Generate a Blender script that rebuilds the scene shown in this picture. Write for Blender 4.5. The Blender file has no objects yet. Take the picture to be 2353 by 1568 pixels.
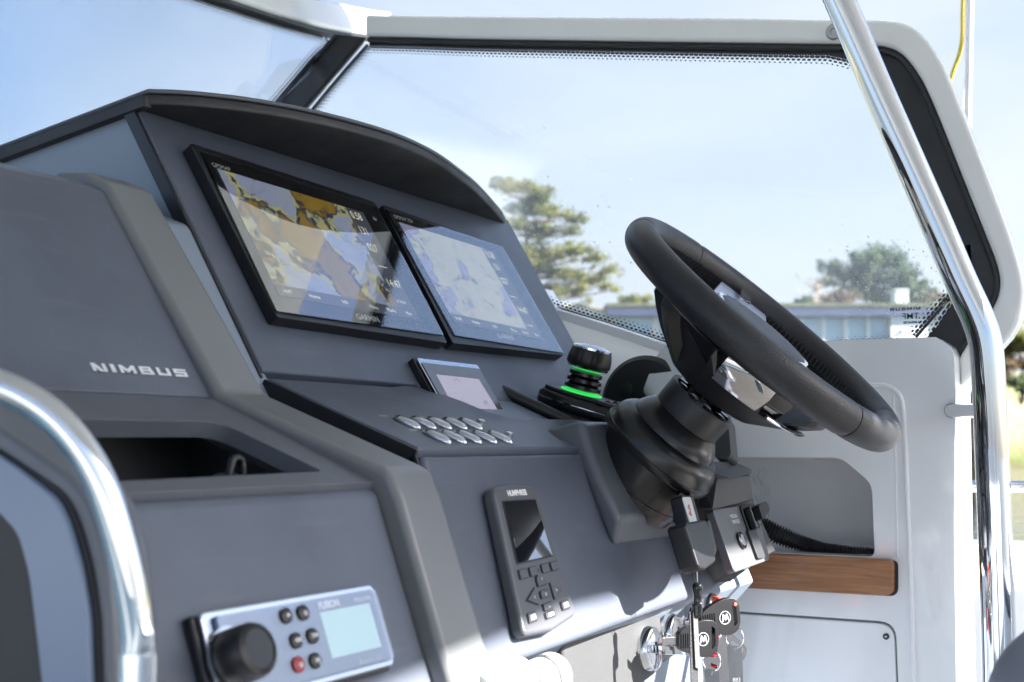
import bpy, bmesh, math, random
import numpy as np
from mathutils import Vector, Matrix
random.seed(7)
SC = bpy.context.scene
COL = SC.collection
V = Vector
R = math.radians
# ---------------------------------------------------------------- camera
F = 2868.0; CX, CY = 1176.5, 784.0            # focal length and centre of a 2353 px wide frame
YAW = R(29.1); PITCH = math.atan(236 / F)
EYE = V((0, 0, 1.05))
FW = V((math.cos(YAW) * math.cos(PITCH), math.sin(YAW) * math.cos(PITCH), math.sin(PITCH)))
RT = V((math.sin(YAW), -math.cos(YAW), 0)); UP = RT.cross(FW)
cam = bpy.data.cameras.new("camera"); camo = bpy.data.objects.new("camera", cam); COL.objects.link(camo)
cam.sensor_width = 36; cam.lens = 36 * F / 2353; cam.clip_start = 0.02; cam.clip_end = 6000
camo.matrix_world = Matrix.Translation(EYE) @ Matrix((RT, UP, -FW)).transposed().to_4x4()
cam.dof.use_dof = True; cam.dof.focus_distance = 1.42; cam.dof.aperture_fstop = 8.0
SC.camera = camo
# ---------------------------------------------------------------- light
SUNV = V((0.27, -0.96, 0.0)).normalized(); SUN_EL = R(33)
w = bpy.data.worlds.new("World"); SC.world = w; w.use_nodes = True
nt = w.node_tree; sky = nt.nodes.new("ShaderNodeTexSky"); sky.sky_type = 'NISHITA'; sky.sun_disc = False
sky.sun_elevation = SUN_EL; sky.sun_rotation = math.atan2(SUNV.x, SUNV.y); sky.air_density = 1.0; sky.dust_density = 3.0; sky.ozone_density = 2.5
bg = nt.nodes["Background"]; bg.inputs[1].default_value = 0.072
tint = nt.nodes.new("ShaderNodeMixRGB"); tint.blend_type = 'MULTIPLY'; tint.inputs[0].default_value = 1; tint.inputs[2].default_value = (.385, .415, .465, 1)
nt.links.new(sky.outputs[0], tint.inputs[1])
# thin high cloud: wisps everywhere, a broader veil over the shore to starboard
def wn(t, **k):
    q = nt.nodes.new(t)
    for a, b in k.items(): setattr(q, a, b)
    return q
tcw = wn("ShaderNodeTexCoord"); nz = wn("ShaderNodeTexNoise"); nz.inputs['Scale'].default_value = 2.2; nz.inputs['Detail'].default_value = 5; nz.inputs['Distortion'].default_value = .8
mpw = wn("ShaderNodeMapping"); mpw.inputs['Scale'].default_value = (1, 1, 3.5); nt.links.new(tcw.outputs['Generated'], mpw.inputs[0]); nt.links.new(mpw.outputs[0], nz.inputs['Vector'])
dt = wn("ShaderNodeVectorMath", operation='DOT_PRODUCT'); nt.links.new(tcw.outputs['Generated'], dt.inputs[0]); dt.inputs[1].default_value = (.92, .37, .14)
lobe = wn("ShaderNodeMapRange", interpolation_type='SMOOTHSTEP'); lobe.inputs[1].default_value = .82; lobe.inputs[2].default_value = 1.0; lobe.inputs[3].default_value = .0; lobe.inputs[4].default_value = .62; nt.links.new(dt.outputs['Value'], lobe.inputs[0])
sz = wn("ShaderNodeSeparateXYZ"); nt.links.new(tcw.outputs['Generated'], sz.inputs[0])
hz_ = wn("ShaderNodeMapRange"); hz_.inputs[1].default_value = 0; hz_.inputs[2].default_value = .3; hz_.inputs[3].default_value = .32; hz_.inputs[4].default_value = 0; nt.links.new(sz.outputs[2], hz_.inputs[0])
nr = wn("ShaderNodeMapRange"); nr.inputs[1].default_value = .35; nr.inputs[2].default_value = .75; nr.inputs[3].default_value = 0; nr.inputs[4].default_value = .36; nt.links.new(nz.outputs[0], nr.inputs[0])
s1 = wn("ShaderNodeMath", operation='ADD'); nt.links.new(lobe.outputs[0], s1.inputs[0]); nt.links.new(hz_.outputs[0], s1.inputs[1])
s2_ = wn("ShaderNodeMath", operation='ADD', use_clamp=True); nt.links.new(s1.outputs[0], s2_.inputs[0]); nt.links.new(nr.outputs[0], s2_.inputs[1])
veil = wn("ShaderNodeMixRGB"); veil.inputs[2].default_value = (1.55, 1.65, 1.83, 1); nt.links.new(s2_.outputs[0], veil.inputs[0]); nt.links.new(tint.outputs[0], veil.inputs[1]); nt.links.new(veil.outputs[0], bg.inputs[0])
sun = bpy.data.lights.new("sun", 'SUN'); suno = bpy.data.objects.new("sun", sun); COL.objects.link(suno)
sun.energy = 3.5; sun.angle = R(0.53); sun.color = (1, .965, .92)
sdir = V((SUNV.x * math.cos(SUN_EL), SUNV.y * math.cos(SUN_EL), math.sin(SUN_EL)))
suno.rotation_euler = sdir.to_track_quat('Z', 'Y').to_euler()
SC.view_settings.view_transform = 'Standard'; SC.view_settings.look = 'None'
SC.view_settings.gamma = 1; SC.view_settings.use_curve_mapping = False
SC.view_settings.exposure = 3.12
SC.cycles.max_bounces = 10; SC.cycles.transparent_max_bounces = 24; SC.cycles.caustics_reflective = False

# ---------------------------------------------------------------- geometry helpers
def ray(x, y): return FW + RT * ((x - CX) / F) + UP * ((CY - y) / F)
def atx(x, y, c): r = ray(x, y); return EYE + r * ((c - EYE.x) / r.x)     # the spot on the plane x = c
def aty(x, y, c): r = ray(x, y); return EYE + r * ((c - EYE.y) / r.y)
def atz(x, y, c): r = ray(x, y); return EYE + r * ((c - EYE.z) / r.z)
def atd(x, y, d): return EYE + ray(x, y) * d
class Fr:
    def __init__(s, o, u, v, k=1.0):
        s.k = k; s.o = V(o); s.u = V(u).normalized(); s.n = s.u.cross(V(v)).normalized(); s.v = s.n.cross(s.u)
    def p(s, a, b, c=0): return s.o + (s.u * a + s.v * b + s.n * c) * s.k
    def ab(s, px, py, c=0):
        r = ray(px, py); o = s.o + s.n * (c * s.k)
        q = EYE + r * ((o - EYE).dot(s.n) / r.dot(s.n)) - s.o
        return (q.dot(s.u) / s.k, q.dot(s.v) / s.k)
    def off(s, a, b, c=0): return Fr(s.p(a, b, c), s.u, s.v, s.k)
    def rot(s, ang): return Fr(s.o, s.u * math.cos(ang) + s.v * math.sin(ang), s.v * math.cos(ang) - s.u * math.sin(ang), s.k)
def AB(fr, L, c=0): return [fr.ab(x, y, c) for x, y in L]

def link(o, parent):
    COL.objects.link(o)
    if parent is not None:
        o.parent = parent
        T = Matrix.Translation(parent.location) if parent.type == 'EMPTY' else Matrix.Identity(4)
        o.matrix_parent_inverse = T.inverted()
    return o
def mesh(name, vs, fs, mat, parent=None, bevel=0, seg=3, smooth=True, sub=0, uv=None, ang=35, solid=0):
    m = bpy.data.meshes.new(name); m.from_pydata([tuple(v) for v in vs], [], fs); m.update()
    if uv:
        l = m.uv_layers.new(name="UVMap")
        for lp in m.loops: l.data[lp.index].uv = uv[lp.vertex_index]
    bm = bmesh.new(); bm.from_mesh(m); bmesh.ops.recalc_face_normals(bm, faces=bm.faces) if not uv else None
    bm.to_mesh(m); bm.free()
    if mat: m.materials.append(mat)
    o = bpy.data.objects.new(name, m); link(o, parent)
    if smooth:
        for p in m.polygons: p.use_smooth = True
        m.set_sharp_from_angle(angle=R(ang))
    if solid:
        s = o.modifiers.new("s", 'SOLIDIFY'); s.thickness = solid; s.offset = -1
    if bevel:
        b = o.modifiers.new("b", 'BEVEL'); b.width = bevel; b.segments = seg; b.limit_method = 'ANGLE'; b.angle_limit = R(28); b.harden_normals = False
        wn = o.modifiers.new("w", 'WEIGHTED_NORMAL'); wn.keep_sharp = False
        m.set_sharp_from_angle(angle=R(180))
        for p in m.polygons: p.use_smooth = True
    if sub:
        s = o.modifiers.new("u", 'SUBSURF'); s.levels = sub; s.render_levels = sub
    return o
def rnd(poly, r, n=5):
    "round the corners of a 2D polygon (r: radius or list)"
    out = []; N = len(poly)
    for i in range(N):
        p0, p1, p2 = V(poly[i - 1]), V(poly[i]), V(poly[(i + 1) % N])
        rr = r[i] if isinstance(r, (list, tuple)) else r
        if rr <= 0: out.append(tuple(p1)); continue
        a = p0 - p1; b = p2 - p1; rr = min(rr, a.length * .49, b.length * .49)
        s = p1 + a.normalized() * rr; e = p1 + b.normalized() * rr
        for k in range(n + 1):
            t = k / n; q = s.lerp(p1, t).lerp(p1.lerp(e, t), t); out.append((q.x, q.y))
    return out
def fill(outer, holes):
    bm = bmesh.new(); es = []
    for loop in [outer] + holes:
        vv = [bm.verts.new((x, y, 0)) for x, y in loop]
        es += [bm.edges.new((vv[i], vv[(i + 1) % len(vv)])) for i in range(len(vv))]
    bmesh.ops.triangle_fill(bm, use_beauty=True, use_dissolve=False, edges=es, normal=(0, 0, 1))
    bm.verts.index_update(); fs = [[v.index for v in f.verts] for f in bm.faces]; bm.free(); return fs
def plate(name, fr, poly, c0, c1, mat, parent=None, holes=(), bevel=0, seg=2, **k):
    "a flat piece of outline poly on frame fr between heights c0 and c1"
    holes = list(holes)
    allp = [list(poly)] + [list(h) for h in holes]; flat = [q for l in allp for q in l]; n = len(flat)
    vs = [fr.p(a, b, c0) for a, b in flat] + [fr.p(a, b, c1) for a, b in flat]
    if holes: cap = fill(poly, holes)
    else: cap = [list(range(n))]
    fs = [f[:] for f in cap] + [[i + n for i in f][::-1] for f in cap]; s = 0
    for l in allp:
        m = len(l)
        for i in range(m): fs.append([s + i, s + (i + 1) % m, s + (i + 1) % m + n, s + i + n])
        s += m
    return mesh(name, vs, fs, mat, parent, bevel=bevel, seg=seg, **k)
def rect(a0, a1, b0, b1): return [(a0, b0), (a1, b0), (a1, b1), (a0, b1)]
def circ(a, b, r, n=24, ry=None): return [(a + r * math.cos(2 * math.pi * i / n), b + (ry or r) * math.sin(2 * math.pi * i / n)) for i in range(n)]
def box(name, fr, a0, a1, b0, b1, c0, c1, mat, parent=None, bevel=.001, **k): return plate(name, fr, rect(a0, a1, b0, b1), c0, c1, mat, parent, bevel=bevel, **k)
XF = Fr((0, 0, 0), (0, 1, 0), (0, 0, 1))       # y-z sections, normal +x
def prism(name, yz, x0, x1, mat, parent=None, bevel=0, **k): return plate(name, XF, yz, x0, x1, mat, parent, bevel=bevel, **k)
def spline(pts, n=8, closed=False):
    pts = [V(p) for p in pts]; out = []; N = len(pts)
    for i in range(N if closed else N - 1):
        if closed: p0, p1, p2, p3 = pts[i - 1], pts[i], pts[(i + 1) % N], pts[(i + 2) % N]
        else: p0 = pts[max(i - 1, 0)]; p1 = pts[i]; p2 = pts[i + 1]; p3 = pts[min(i + 2, N - 1)]
        for k in range(n):
            t = k / n
            out.append(.5 * ((2 * p1) + (p2 - p0) * t + (2 * p0 - 5 * p1 + 4 * p2 - p3) * t * t + (3 * p1 - p0 - 3 * p2 + p3) * t ** 3))
    if not closed: out.append(pts[-1])
    return out
def tube_geo(path, rad, seg=16, closed=False, flat=1.0, upv=None, start=0):
    path = [V(p) for p in path]; N = len(path); vs = []; fs = []
    t0 = (path[1] - path[0]).normalized(); up = V(upv) if upv else (V((0, 0, 1)) if abs(t0.z) < .9 else V((1, 0, 0)))
    s = (up - t0 * up.dot(t0)).normalized()
    for i, p in enumerate(path):
        a = path[(i + 1) % N] if (closed or i < N - 1) else p; b = path[i - 1] if (closed or i > 0) else p
        t = (a - b).normalized(); s = (s - t * s.dot(t)).normalized(); q = t.cross(s)
        r = rad[i] if isinstance(rad, (list, tuple)) else rad
        for k in range(seg):
            an = 2 * math.pi * k / seg; vs.append(p + s * (r * flat * math.cos(an)) + q * (r * math.sin(an)))
    for i in range(N if closed else N - 1):
        j = (i + 1) % N
        for k in range(seg): fs.append([start + i * seg + k, start + i * seg + (k + 1) % seg, start + j * seg + (k + 1) % seg, start + j * seg + k])
    if not closed: fs += [[start + k for k in range(seg)][::-1], [start + (N - 1) * seg + k for k in range(seg)]]
    return vs, fs
def tube(name, path, rad, mat, parent=None, seg=16, **k):
    kk = {x: k.pop(x) for x in ('closed', 'flat', 'upv') if x in k}
    vs, fs = tube_geo(path, rad, seg, **kk); return mesh(name, vs, fs, mat, parent, ang=50, **k)
def lathe(name, fr, prof, mat, parent=None, seg=40, bevel=0, **k):
    "prof: (height along the normal, radius)"
    vs = []; fs = []
    for c, r in prof:
        for i in range(seg):
            a = 2 * math.pi * i / seg; vs.append(fr.p(r * math.cos(a), r * math.sin(a), c))
    for j in range(len(prof) - 1):
        for i in range(seg): fs.append([j * seg + i, j * seg + (i + 1) % seg, (j + 1) * seg + (i + 1) % seg, (j + 1) * seg + i])
    fs += [list(range(seg)), list(range((len(prof) - 1) * seg, len(prof) * seg))]
    return mesh(name, vs, fs, mat, parent, bevel=bevel, **({'ang': 32} | k))
def soft(prof, n=4):
    P = spline([(c, r, 0) for c, r in prof], n); return [(p.x, max(p.y, 1e-5)) for p in P]
def quad(name, pts, mat, parent=None): return mesh(name, pts, [list(range(len(pts)))], mat, parent, smooth=False, uv=[(0, 0), (1, 0), (1, 1), (0, 1)][:len(pts)])
def text(name, fr, s, size, mat, parent=None, sx=1.0, align='LEFT', c=.0003, ext=0, bold=0, mirror=False):
    cu = bpy.data.curves.new(name, 'FONT'); cu.body = s; cu.size = size; cu.align_x = align; cu.extrude = ext; cu.offset = bold
    cu.materials.append(mat); o = bpy.data.objects.new(name, cu)
    M = Matrix((fr.u * sx, fr.v, fr.n)).transposed().to_4x4(); M.translation = fr.p(0, 0, c)
    link(o, parent); o.matrix_basis = M
    return o
def tag(o, label, cat, group=None, kind=None):
    o['label'] = label; o['category'] = cat
    if group: o['group'] = group
    if kind: o['kind'] = kind
    return o
def thing(name, label, cat, loc=(0, 0, 0), group=None):
    o = bpy.data.objects.new(name, None); COL.objects.link(o); o.location = loc; o.empty_display_size = .02
    return tag(o, label, cat, group)
def kind(o, k): o['kind'] = k; return o
def bulk(name, parts, mat, parent=None, **k):
    vs = []; fs = []
    for v, f in parts:
        n = len(vs); vs += list(v); fs += [[i + n for i in q] for q in f]
    return mesh(name, vs, fs, mat, parent, **k)
def boxg(fr, a0, a1, b0, b1, c0, c1):
    v = [fr.p(a, b, c) for c in (c0, c1) for b in (b0, b1) for a in (a0, a1)]
    return v, [[0, 1, 3, 2], [4, 5, 7, 6], [0, 1, 5, 4], [2, 3, 7, 6], [0, 2, 6, 4], [1, 3, 7, 5]]

# ---------------------------------------------------------------- materials
MATS = {}
def mat(name, col=(.5, .5, .5), rough=.5, metal=0, spec=.5, bump=0, bscale=400, var=0, vscale=8, coat=0, emit=None, es=1, det=4, ior=1.5, coarse=0, cscale=30, sheen=0, dust=0):
    m = bpy.data.materials.new(name); m.use_nodes = True; n = m.node_tree; b = n.nodes["Principled BSDF"]
    b.inputs['Base Color'].default_value = (*col, 1); b.inputs['Roughness'].default_value = rough; b.inputs['Metallic'].default_value = metal
    b.inputs['Specular IOR Level'].default_value = spec; b.inputs['Coat Weight'].default_value = coat; b.inputs['Coat Roughness'].default_value = .04; b.inputs['IOR'].default_value = ior
    if sheen: b.inputs['Sheen Weight'].default_value = sheen
    if emit: b.inputs['Emission Color'].default_value = (*emit, 1); b.inputs['Emission Strength'].default_value = es
    tc = n.nodes.new("ShaderNodeTexCoord")
    if var:
        t = n.nodes.new("ShaderNodeTexNoise"); t.inputs['Scale'].default_value = vscale; t.inputs['Detail'].default_value = 6; t.inputs['Roughness'].default_value = .6
        n.links.new(tc.outputs['Object'], t.inputs['Vector'])
        mr = n.nodes.new("ShaderNodeMapRange"); mr.inputs[1].default_value = .3; mr.inputs[2].default_value = .7; mr.inputs[3].default_value = 1 - var; mr.inputs[4].default_value = 1 + var
        n.links.new(t.outputs[0], mr.inputs[0])
        mx = n.nodes.new("ShaderNodeVectorMath"); mx.operation = 'SCALE'; mx.inputs[0].default_value = col; n.links.new(mr.outputs[0], mx.inputs['Scale']); n.links.new(mx.outputs[0], b.inputs['Base Color'])
        mr2 = n.nodes.new("ShaderNodeMapRange"); mr2.inputs[1].default_value = .3; mr2.inputs[2].default_value = .7; mr2.inputs[3].default_value = rough * (1 + var * .8); mr2.inputs[4].default_value = rough * (1 - var * .8)
        n.links.new(t.outputs[0], mr2.inputs[0]); n.links.new(mr2.outputs[0], b.inputs['Roughness'])
    if dust:
        src_ = b.inputs['Base Color'].links[0].from_socket if b.inputs['Base Color'].links else None
        vo = n.nodes.new("ShaderNodeTexVoronoi"); vo.inputs['Scale'].default_value = 95; n.links.new(tc.outputs['Object'], vo.inputs['Vector'])
        lt = n.nodes.new("ShaderNodeMath"); lt.operation = 'LESS_THAN'; lt.inputs[1].default_value = .055; n.links.new(vo.outputs[0], lt.inputs[0])
        mp = n.nodes.new("ShaderNodeMapping"); mp.inputs['Rotation'].default_value = (.5, .9, .4); mp.inputs['Scale'].default_value = (9, 60, 60)
        n.links.new(tc.outputs['Object'], mp.inputs[0]); sc_n = n.nodes.new("ShaderNodeTexNoise"); sc_n.inputs['Scale'].default_value = 1.3; sc_n.inputs['Detail'].default_value = 5; n.links.new(mp.outputs[0], sc_n.inputs[0])
        g1 = n.nodes.new("ShaderNodeMapRange"); g1.inputs[1].default_value = .62; g1.inputs[2].default_value = .78; g1.inputs[4].default_value = .45; n.links.new(sc_n.outputs[0], g1.inputs[0])
        mxx = n.nodes.new("ShaderNodeMath"); mxx.operation = 'MAXIMUM'; n.links.new(lt.outputs[0], mxx.inputs[0]); n.links.new(g1.outputs[0], mxx.inputs[1])
        ml = n.nodes.new("ShaderNodeMath"); ml.operation = 'MULTIPLY'; ml.inputs[1].default_value = dust; n.links.new(mxx.outputs[0], ml.inputs[0])
        mc = n.nodes.new("ShaderNodeMixRGB"); mc.inputs[2].default_value = (.32, .32, .31, 1); n.links.new(ml.outputs[0], mc.inputs[0])
        if src_: n.links.new(src_, mc.inputs[1])
        else: mc.inputs[1].default_value = (*col, 1)
        n.links.new(mc.outputs[0], b.inputs['Base Color'])
    if bump:
        t = n.nodes.new("ShaderNodeTexNoise"); t.inputs['Scale'].default_value = bscale; t.inputs['Detail'].default_value = det
        n.links.new(tc.outputs['Object'], t.inputs['Vector']); bp = n.nodes.new("ShaderNodeBump"); bp.inputs['Strength'].default_value = bump; bp.inputs['Distance'].default_value = .001
        n.links.new(t.outputs[0], bp.inputs['Height']); n.links.new(bp.outputs[0], b.inputs['Normal'])
        if coarse:
            t2 = n.nodes.new("ShaderNodeTexNoise"); t2.inputs['Scale'].default_value = cscale; n.links.new(tc.outputs['Object'], t2.inputs['Vector'])
            b2 = n.nodes.new("ShaderNodeBump"); b2.inputs['Strength'].default_value = coarse; b2.inputs['Distance'].default_value = .002
            n.links.new(t2.outputs[0], b2.inputs['Height']); n.links.new(bp.outputs[0], b2.inputs['Normal']); n.links.new(b2.outputs[0], b.inputs['Normal'])
    MATS[name] = m; return m
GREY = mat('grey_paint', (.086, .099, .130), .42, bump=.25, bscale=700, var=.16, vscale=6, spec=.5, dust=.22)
GREY2 = mat('grey_satin', (.10, .108, .126), .36, bump=.2, bscale=800, var=.10, vscale=6, spec=.6, dust=.18)
DGREY = mat('dark_grey_paint', (.028, .03, .034), .45, bump=.15, bscale=700, var=.12)
TEXG = mat('grained_grey_plastic', (.06, .062, .065), .5, bump=.9, bscale=1400, var=.06)
BLACK = mat('black_plastic', (.007, .007, .009), .38, bump=.1, bscale=900, var=.15)
GBLACK = mat('gloss_black', (.006, .006, .007), .08, spec=.6)
RUB = mat('rubber_boot', (.009, .009, .010), .27, bump=.05, bscale=900, var=.10, vscale=5, spec=.5, dust=.06)
VIS = mat('visor_black', (.016, .015, .017), .5, bump=.3, bscale=500, var=.35, vscale=7, dust=.12)
LEA = mat('black_leather', (.010, .010, .012), .40, bump=.5, bscale=650, var=.1, vscale=30, det=1, spec=.5)
CHROME = mat('chrome', (.74, .75, .77), .04, metal=1, bump=.01, bscale=60)
CHROME2 = mat('brushed_steel', (.36, .36, .37), .25, metal=1, bump=.1, bscale=500)
WHITE = mat('white_gelcoat', (.84, .85, .865), .16, var=.03, vscale=3, coat=.5, bump=.02, bscale=20)
WHITE2 = mat('white_painted_frame', (.82, .815, .79), .25, var=.05, vscale=3, coat=.4)
SEAL = mat('black_seal', (.012, .013, .014), .4, bump=.3, bscale=200, var=.3)
WPL = mat('white_plastic', (.68, .68, .66), .3)
LETW = mat('white_print', (.8, .8, .8), .5)
LETG = mat('grey_print', (.4, .41, .43), .5)
LETB = mat('black_print', (.01, .01, .012), .5)
RED = mat('red_cord', (.5, .02, .03), .5, bump=.6, bscale=900)
ORG = mat('orange_cord', (.75, .2, .05), .5, bump=.6, bscale=900)
ORED = mat('coral_cord', (.8, .1, .06), .5, bump=.8, bscale=900)
GRN = mat('green_light', (.1, .8, .2), .4, emit=(.04, .9, .13), es=.08)
GASK = mat('grey_gasket', (.22, .24, .26), .5)
VINYL = mat('grey_vinyl', (.16, .17, .2), .45, bump=.5, bscale=350, var=.08)
DECK = mat('deck_grey', (.085, .083, .08), .6, bump=.4, bscale=60, var=.15)
ALU = mat('satin_silver', (.62, .63, .66), .12, metal=1)

def glass(name, tint=(.93, .96, .97), ior=1.45):
    m = bpy.data.materials.new(name); m.use_nodes = True; n = m.node_tree; n.nodes.clear()
    out = n.nodes.new("ShaderNodeOutputMaterial"); tr = n.nodes.new("ShaderNodeBsdfTransparent"); tr.inputs[0].default_value = (*tint, 1)
    gl = n.nodes.new("ShaderNodeBsdfGlossy"); gl.inputs['Roughness'].default_value = .01; fr = n.nodes.new("ShaderNodeFresnel")
    ge = n.nodes.new("ShaderNodeNewGeometry"); mi = n.nodes.new("ShaderNodeMapRange"); mi.inputs[3].default_value = ior; mi.inputs[4].default_value = 1 / ior
    n.links.new(ge.outputs['Backfacing'], mi.inputs[0]); n.links.new(mi.outputs[0], fr.inputs[0])
    mx = n.nodes.new("ShaderNodeMixShader"); n.links.new(fr.outputs[0], mx.inputs[0]); n.links.new(tr.outputs[0], mx.inputs[1]); n.links.new(gl.outputs[0], mx.inputs[2]); n.links.new(mx.outputs[0], out.inputs[0])
    return m
GLASS = glass('windscreen_glass')
def haze_film(m, f):
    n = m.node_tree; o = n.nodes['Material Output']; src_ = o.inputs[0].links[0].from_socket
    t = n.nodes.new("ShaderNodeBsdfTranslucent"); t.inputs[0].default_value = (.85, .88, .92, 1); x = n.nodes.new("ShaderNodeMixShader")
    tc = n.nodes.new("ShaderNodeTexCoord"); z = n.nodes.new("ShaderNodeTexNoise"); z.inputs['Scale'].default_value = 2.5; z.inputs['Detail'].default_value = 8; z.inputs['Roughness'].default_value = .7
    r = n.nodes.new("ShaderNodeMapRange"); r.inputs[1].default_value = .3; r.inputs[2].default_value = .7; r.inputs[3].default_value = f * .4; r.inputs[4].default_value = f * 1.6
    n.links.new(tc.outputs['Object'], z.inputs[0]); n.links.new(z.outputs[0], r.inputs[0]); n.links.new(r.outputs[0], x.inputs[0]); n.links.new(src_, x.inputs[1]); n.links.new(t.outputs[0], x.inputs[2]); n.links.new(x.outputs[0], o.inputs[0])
haze_film(GLASS, .06)  # pale veil mixed into the glass to haze the trees behind
def screenglass():
    "clear cover glass of the displays"
    return glass('display_cover_glass', (1, 1, 1), 2.5)
SGL = screenglass()
def frit():
    "printed dot band: v = 0 solid edge, v = 1 inner edge; dots shrink inwards"
    m = bpy.data.materials.new('frit_dot_print'); m.use_nodes = True; n = m.node_tree; n.nodes.clear(); L = n.links
    out = n.nodes.new("ShaderNodeOutputMaterial"); tr = n.nodes.new("ShaderNodeBsdfTransparent"); pr = n.nodes.new("ShaderNodeBsdfPrincipled")
    pr.inputs['Base Color'].default_value = (.012, .012, .015, 1); pr.inputs['Roughness'].default_value = .35
    uv = n.nodes.new("ShaderNodeUVMap"); sep = n.nodes.new("ShaderNodeSeparateXYZ"); L.new(uv.outputs[0], sep.inputs[0])
    def M(op, a, b=None, c=None):
        q = n.nodes.new("ShaderNodeMath"); q.operation = op
        for i, x in enumerate((a, b, c)):
            if x is None: continue
            if isinstance(x, (int, float)): q.inputs[i].default_value = x
            else: L.new(x, q.inputs[i])
        return q.outputs[0]
    vm = M('MULTIPLY', sep.outputs[1], .5)   # uv in units of dot pitch; v up to ~8
    row = M('FLOOR', sep.outputs[1]); odd = M('MULTIPLY', M('MODULO', row, 2.0), .5)
    fu = M('SUBTRACT', M('FRACT', M('ADD', sep.outputs[0], odd)), .5); fv = M('SUBTRACT', M('FRACT', sep.outputs[1]), .5)
    d = M('SQRT', M('ADD', M('MULTIPLY', fu, fu), M('MULTIPLY', fv, fv)))
    at = n.nodes.new("ShaderNodeAttribute"); at.attribute_name = "frac"
    rad = M('SUBTRACT', .72, M('MULTIPLY', at.outputs['Fac'], .62))
    fac = M('LESS_THAN', d, rad)
    mx = n.nodes.new("ShaderNodeMixShader"); L.new(fac, mx.inputs[0]); L.new(tr.outputs[0], mx.inputs[1]); L.new(pr.outputs[0], mx.inputs[2]); L.new(mx.outputs[0], out.inputs[0])
    return m
FRIT = frit()
def teak():
    m = mat('teak', (.3, .13, .05), .38, coat=.15); n = m.node_tree; b = n.nodes["Principled BSDF"]
    tc = n.nodes.new("ShaderNodeTexCoord"); mp = n.nodes.new("ShaderNodeMapping"); mp.inputs['Scale'].default_value = (1, 3, 60)
    t = n.nodes.new("ShaderNodeTexNoise"); t.inputs['Scale'].default_value = 3.5; t.inputs['Detail'].default_value = 9; t.inputs['Roughness'].default_value = .7; t.inputs['Distortion'].default_value = .6
    r = n.nodes.new("ShaderNodeValToRGB"); r.color_ramp.elements[0].position = .3; r.color_ramp.elements[0].color = (.19, .075, .028, 1); r.color_ramp.elements[1].position = .72; r.color_ramp.elements[1].color = (.46, .22, .095, 1)
    n.links.new(tc.outputs['Object'], mp.inputs[0]); n.links.new(mp.outputs[0], t.inputs[0]); n.links.new(t.outputs[0], r.inputs[0]); n.links.new(r.outputs[0], b.inputs['Base Color'])
    return m
TEAK = teak()
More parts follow.
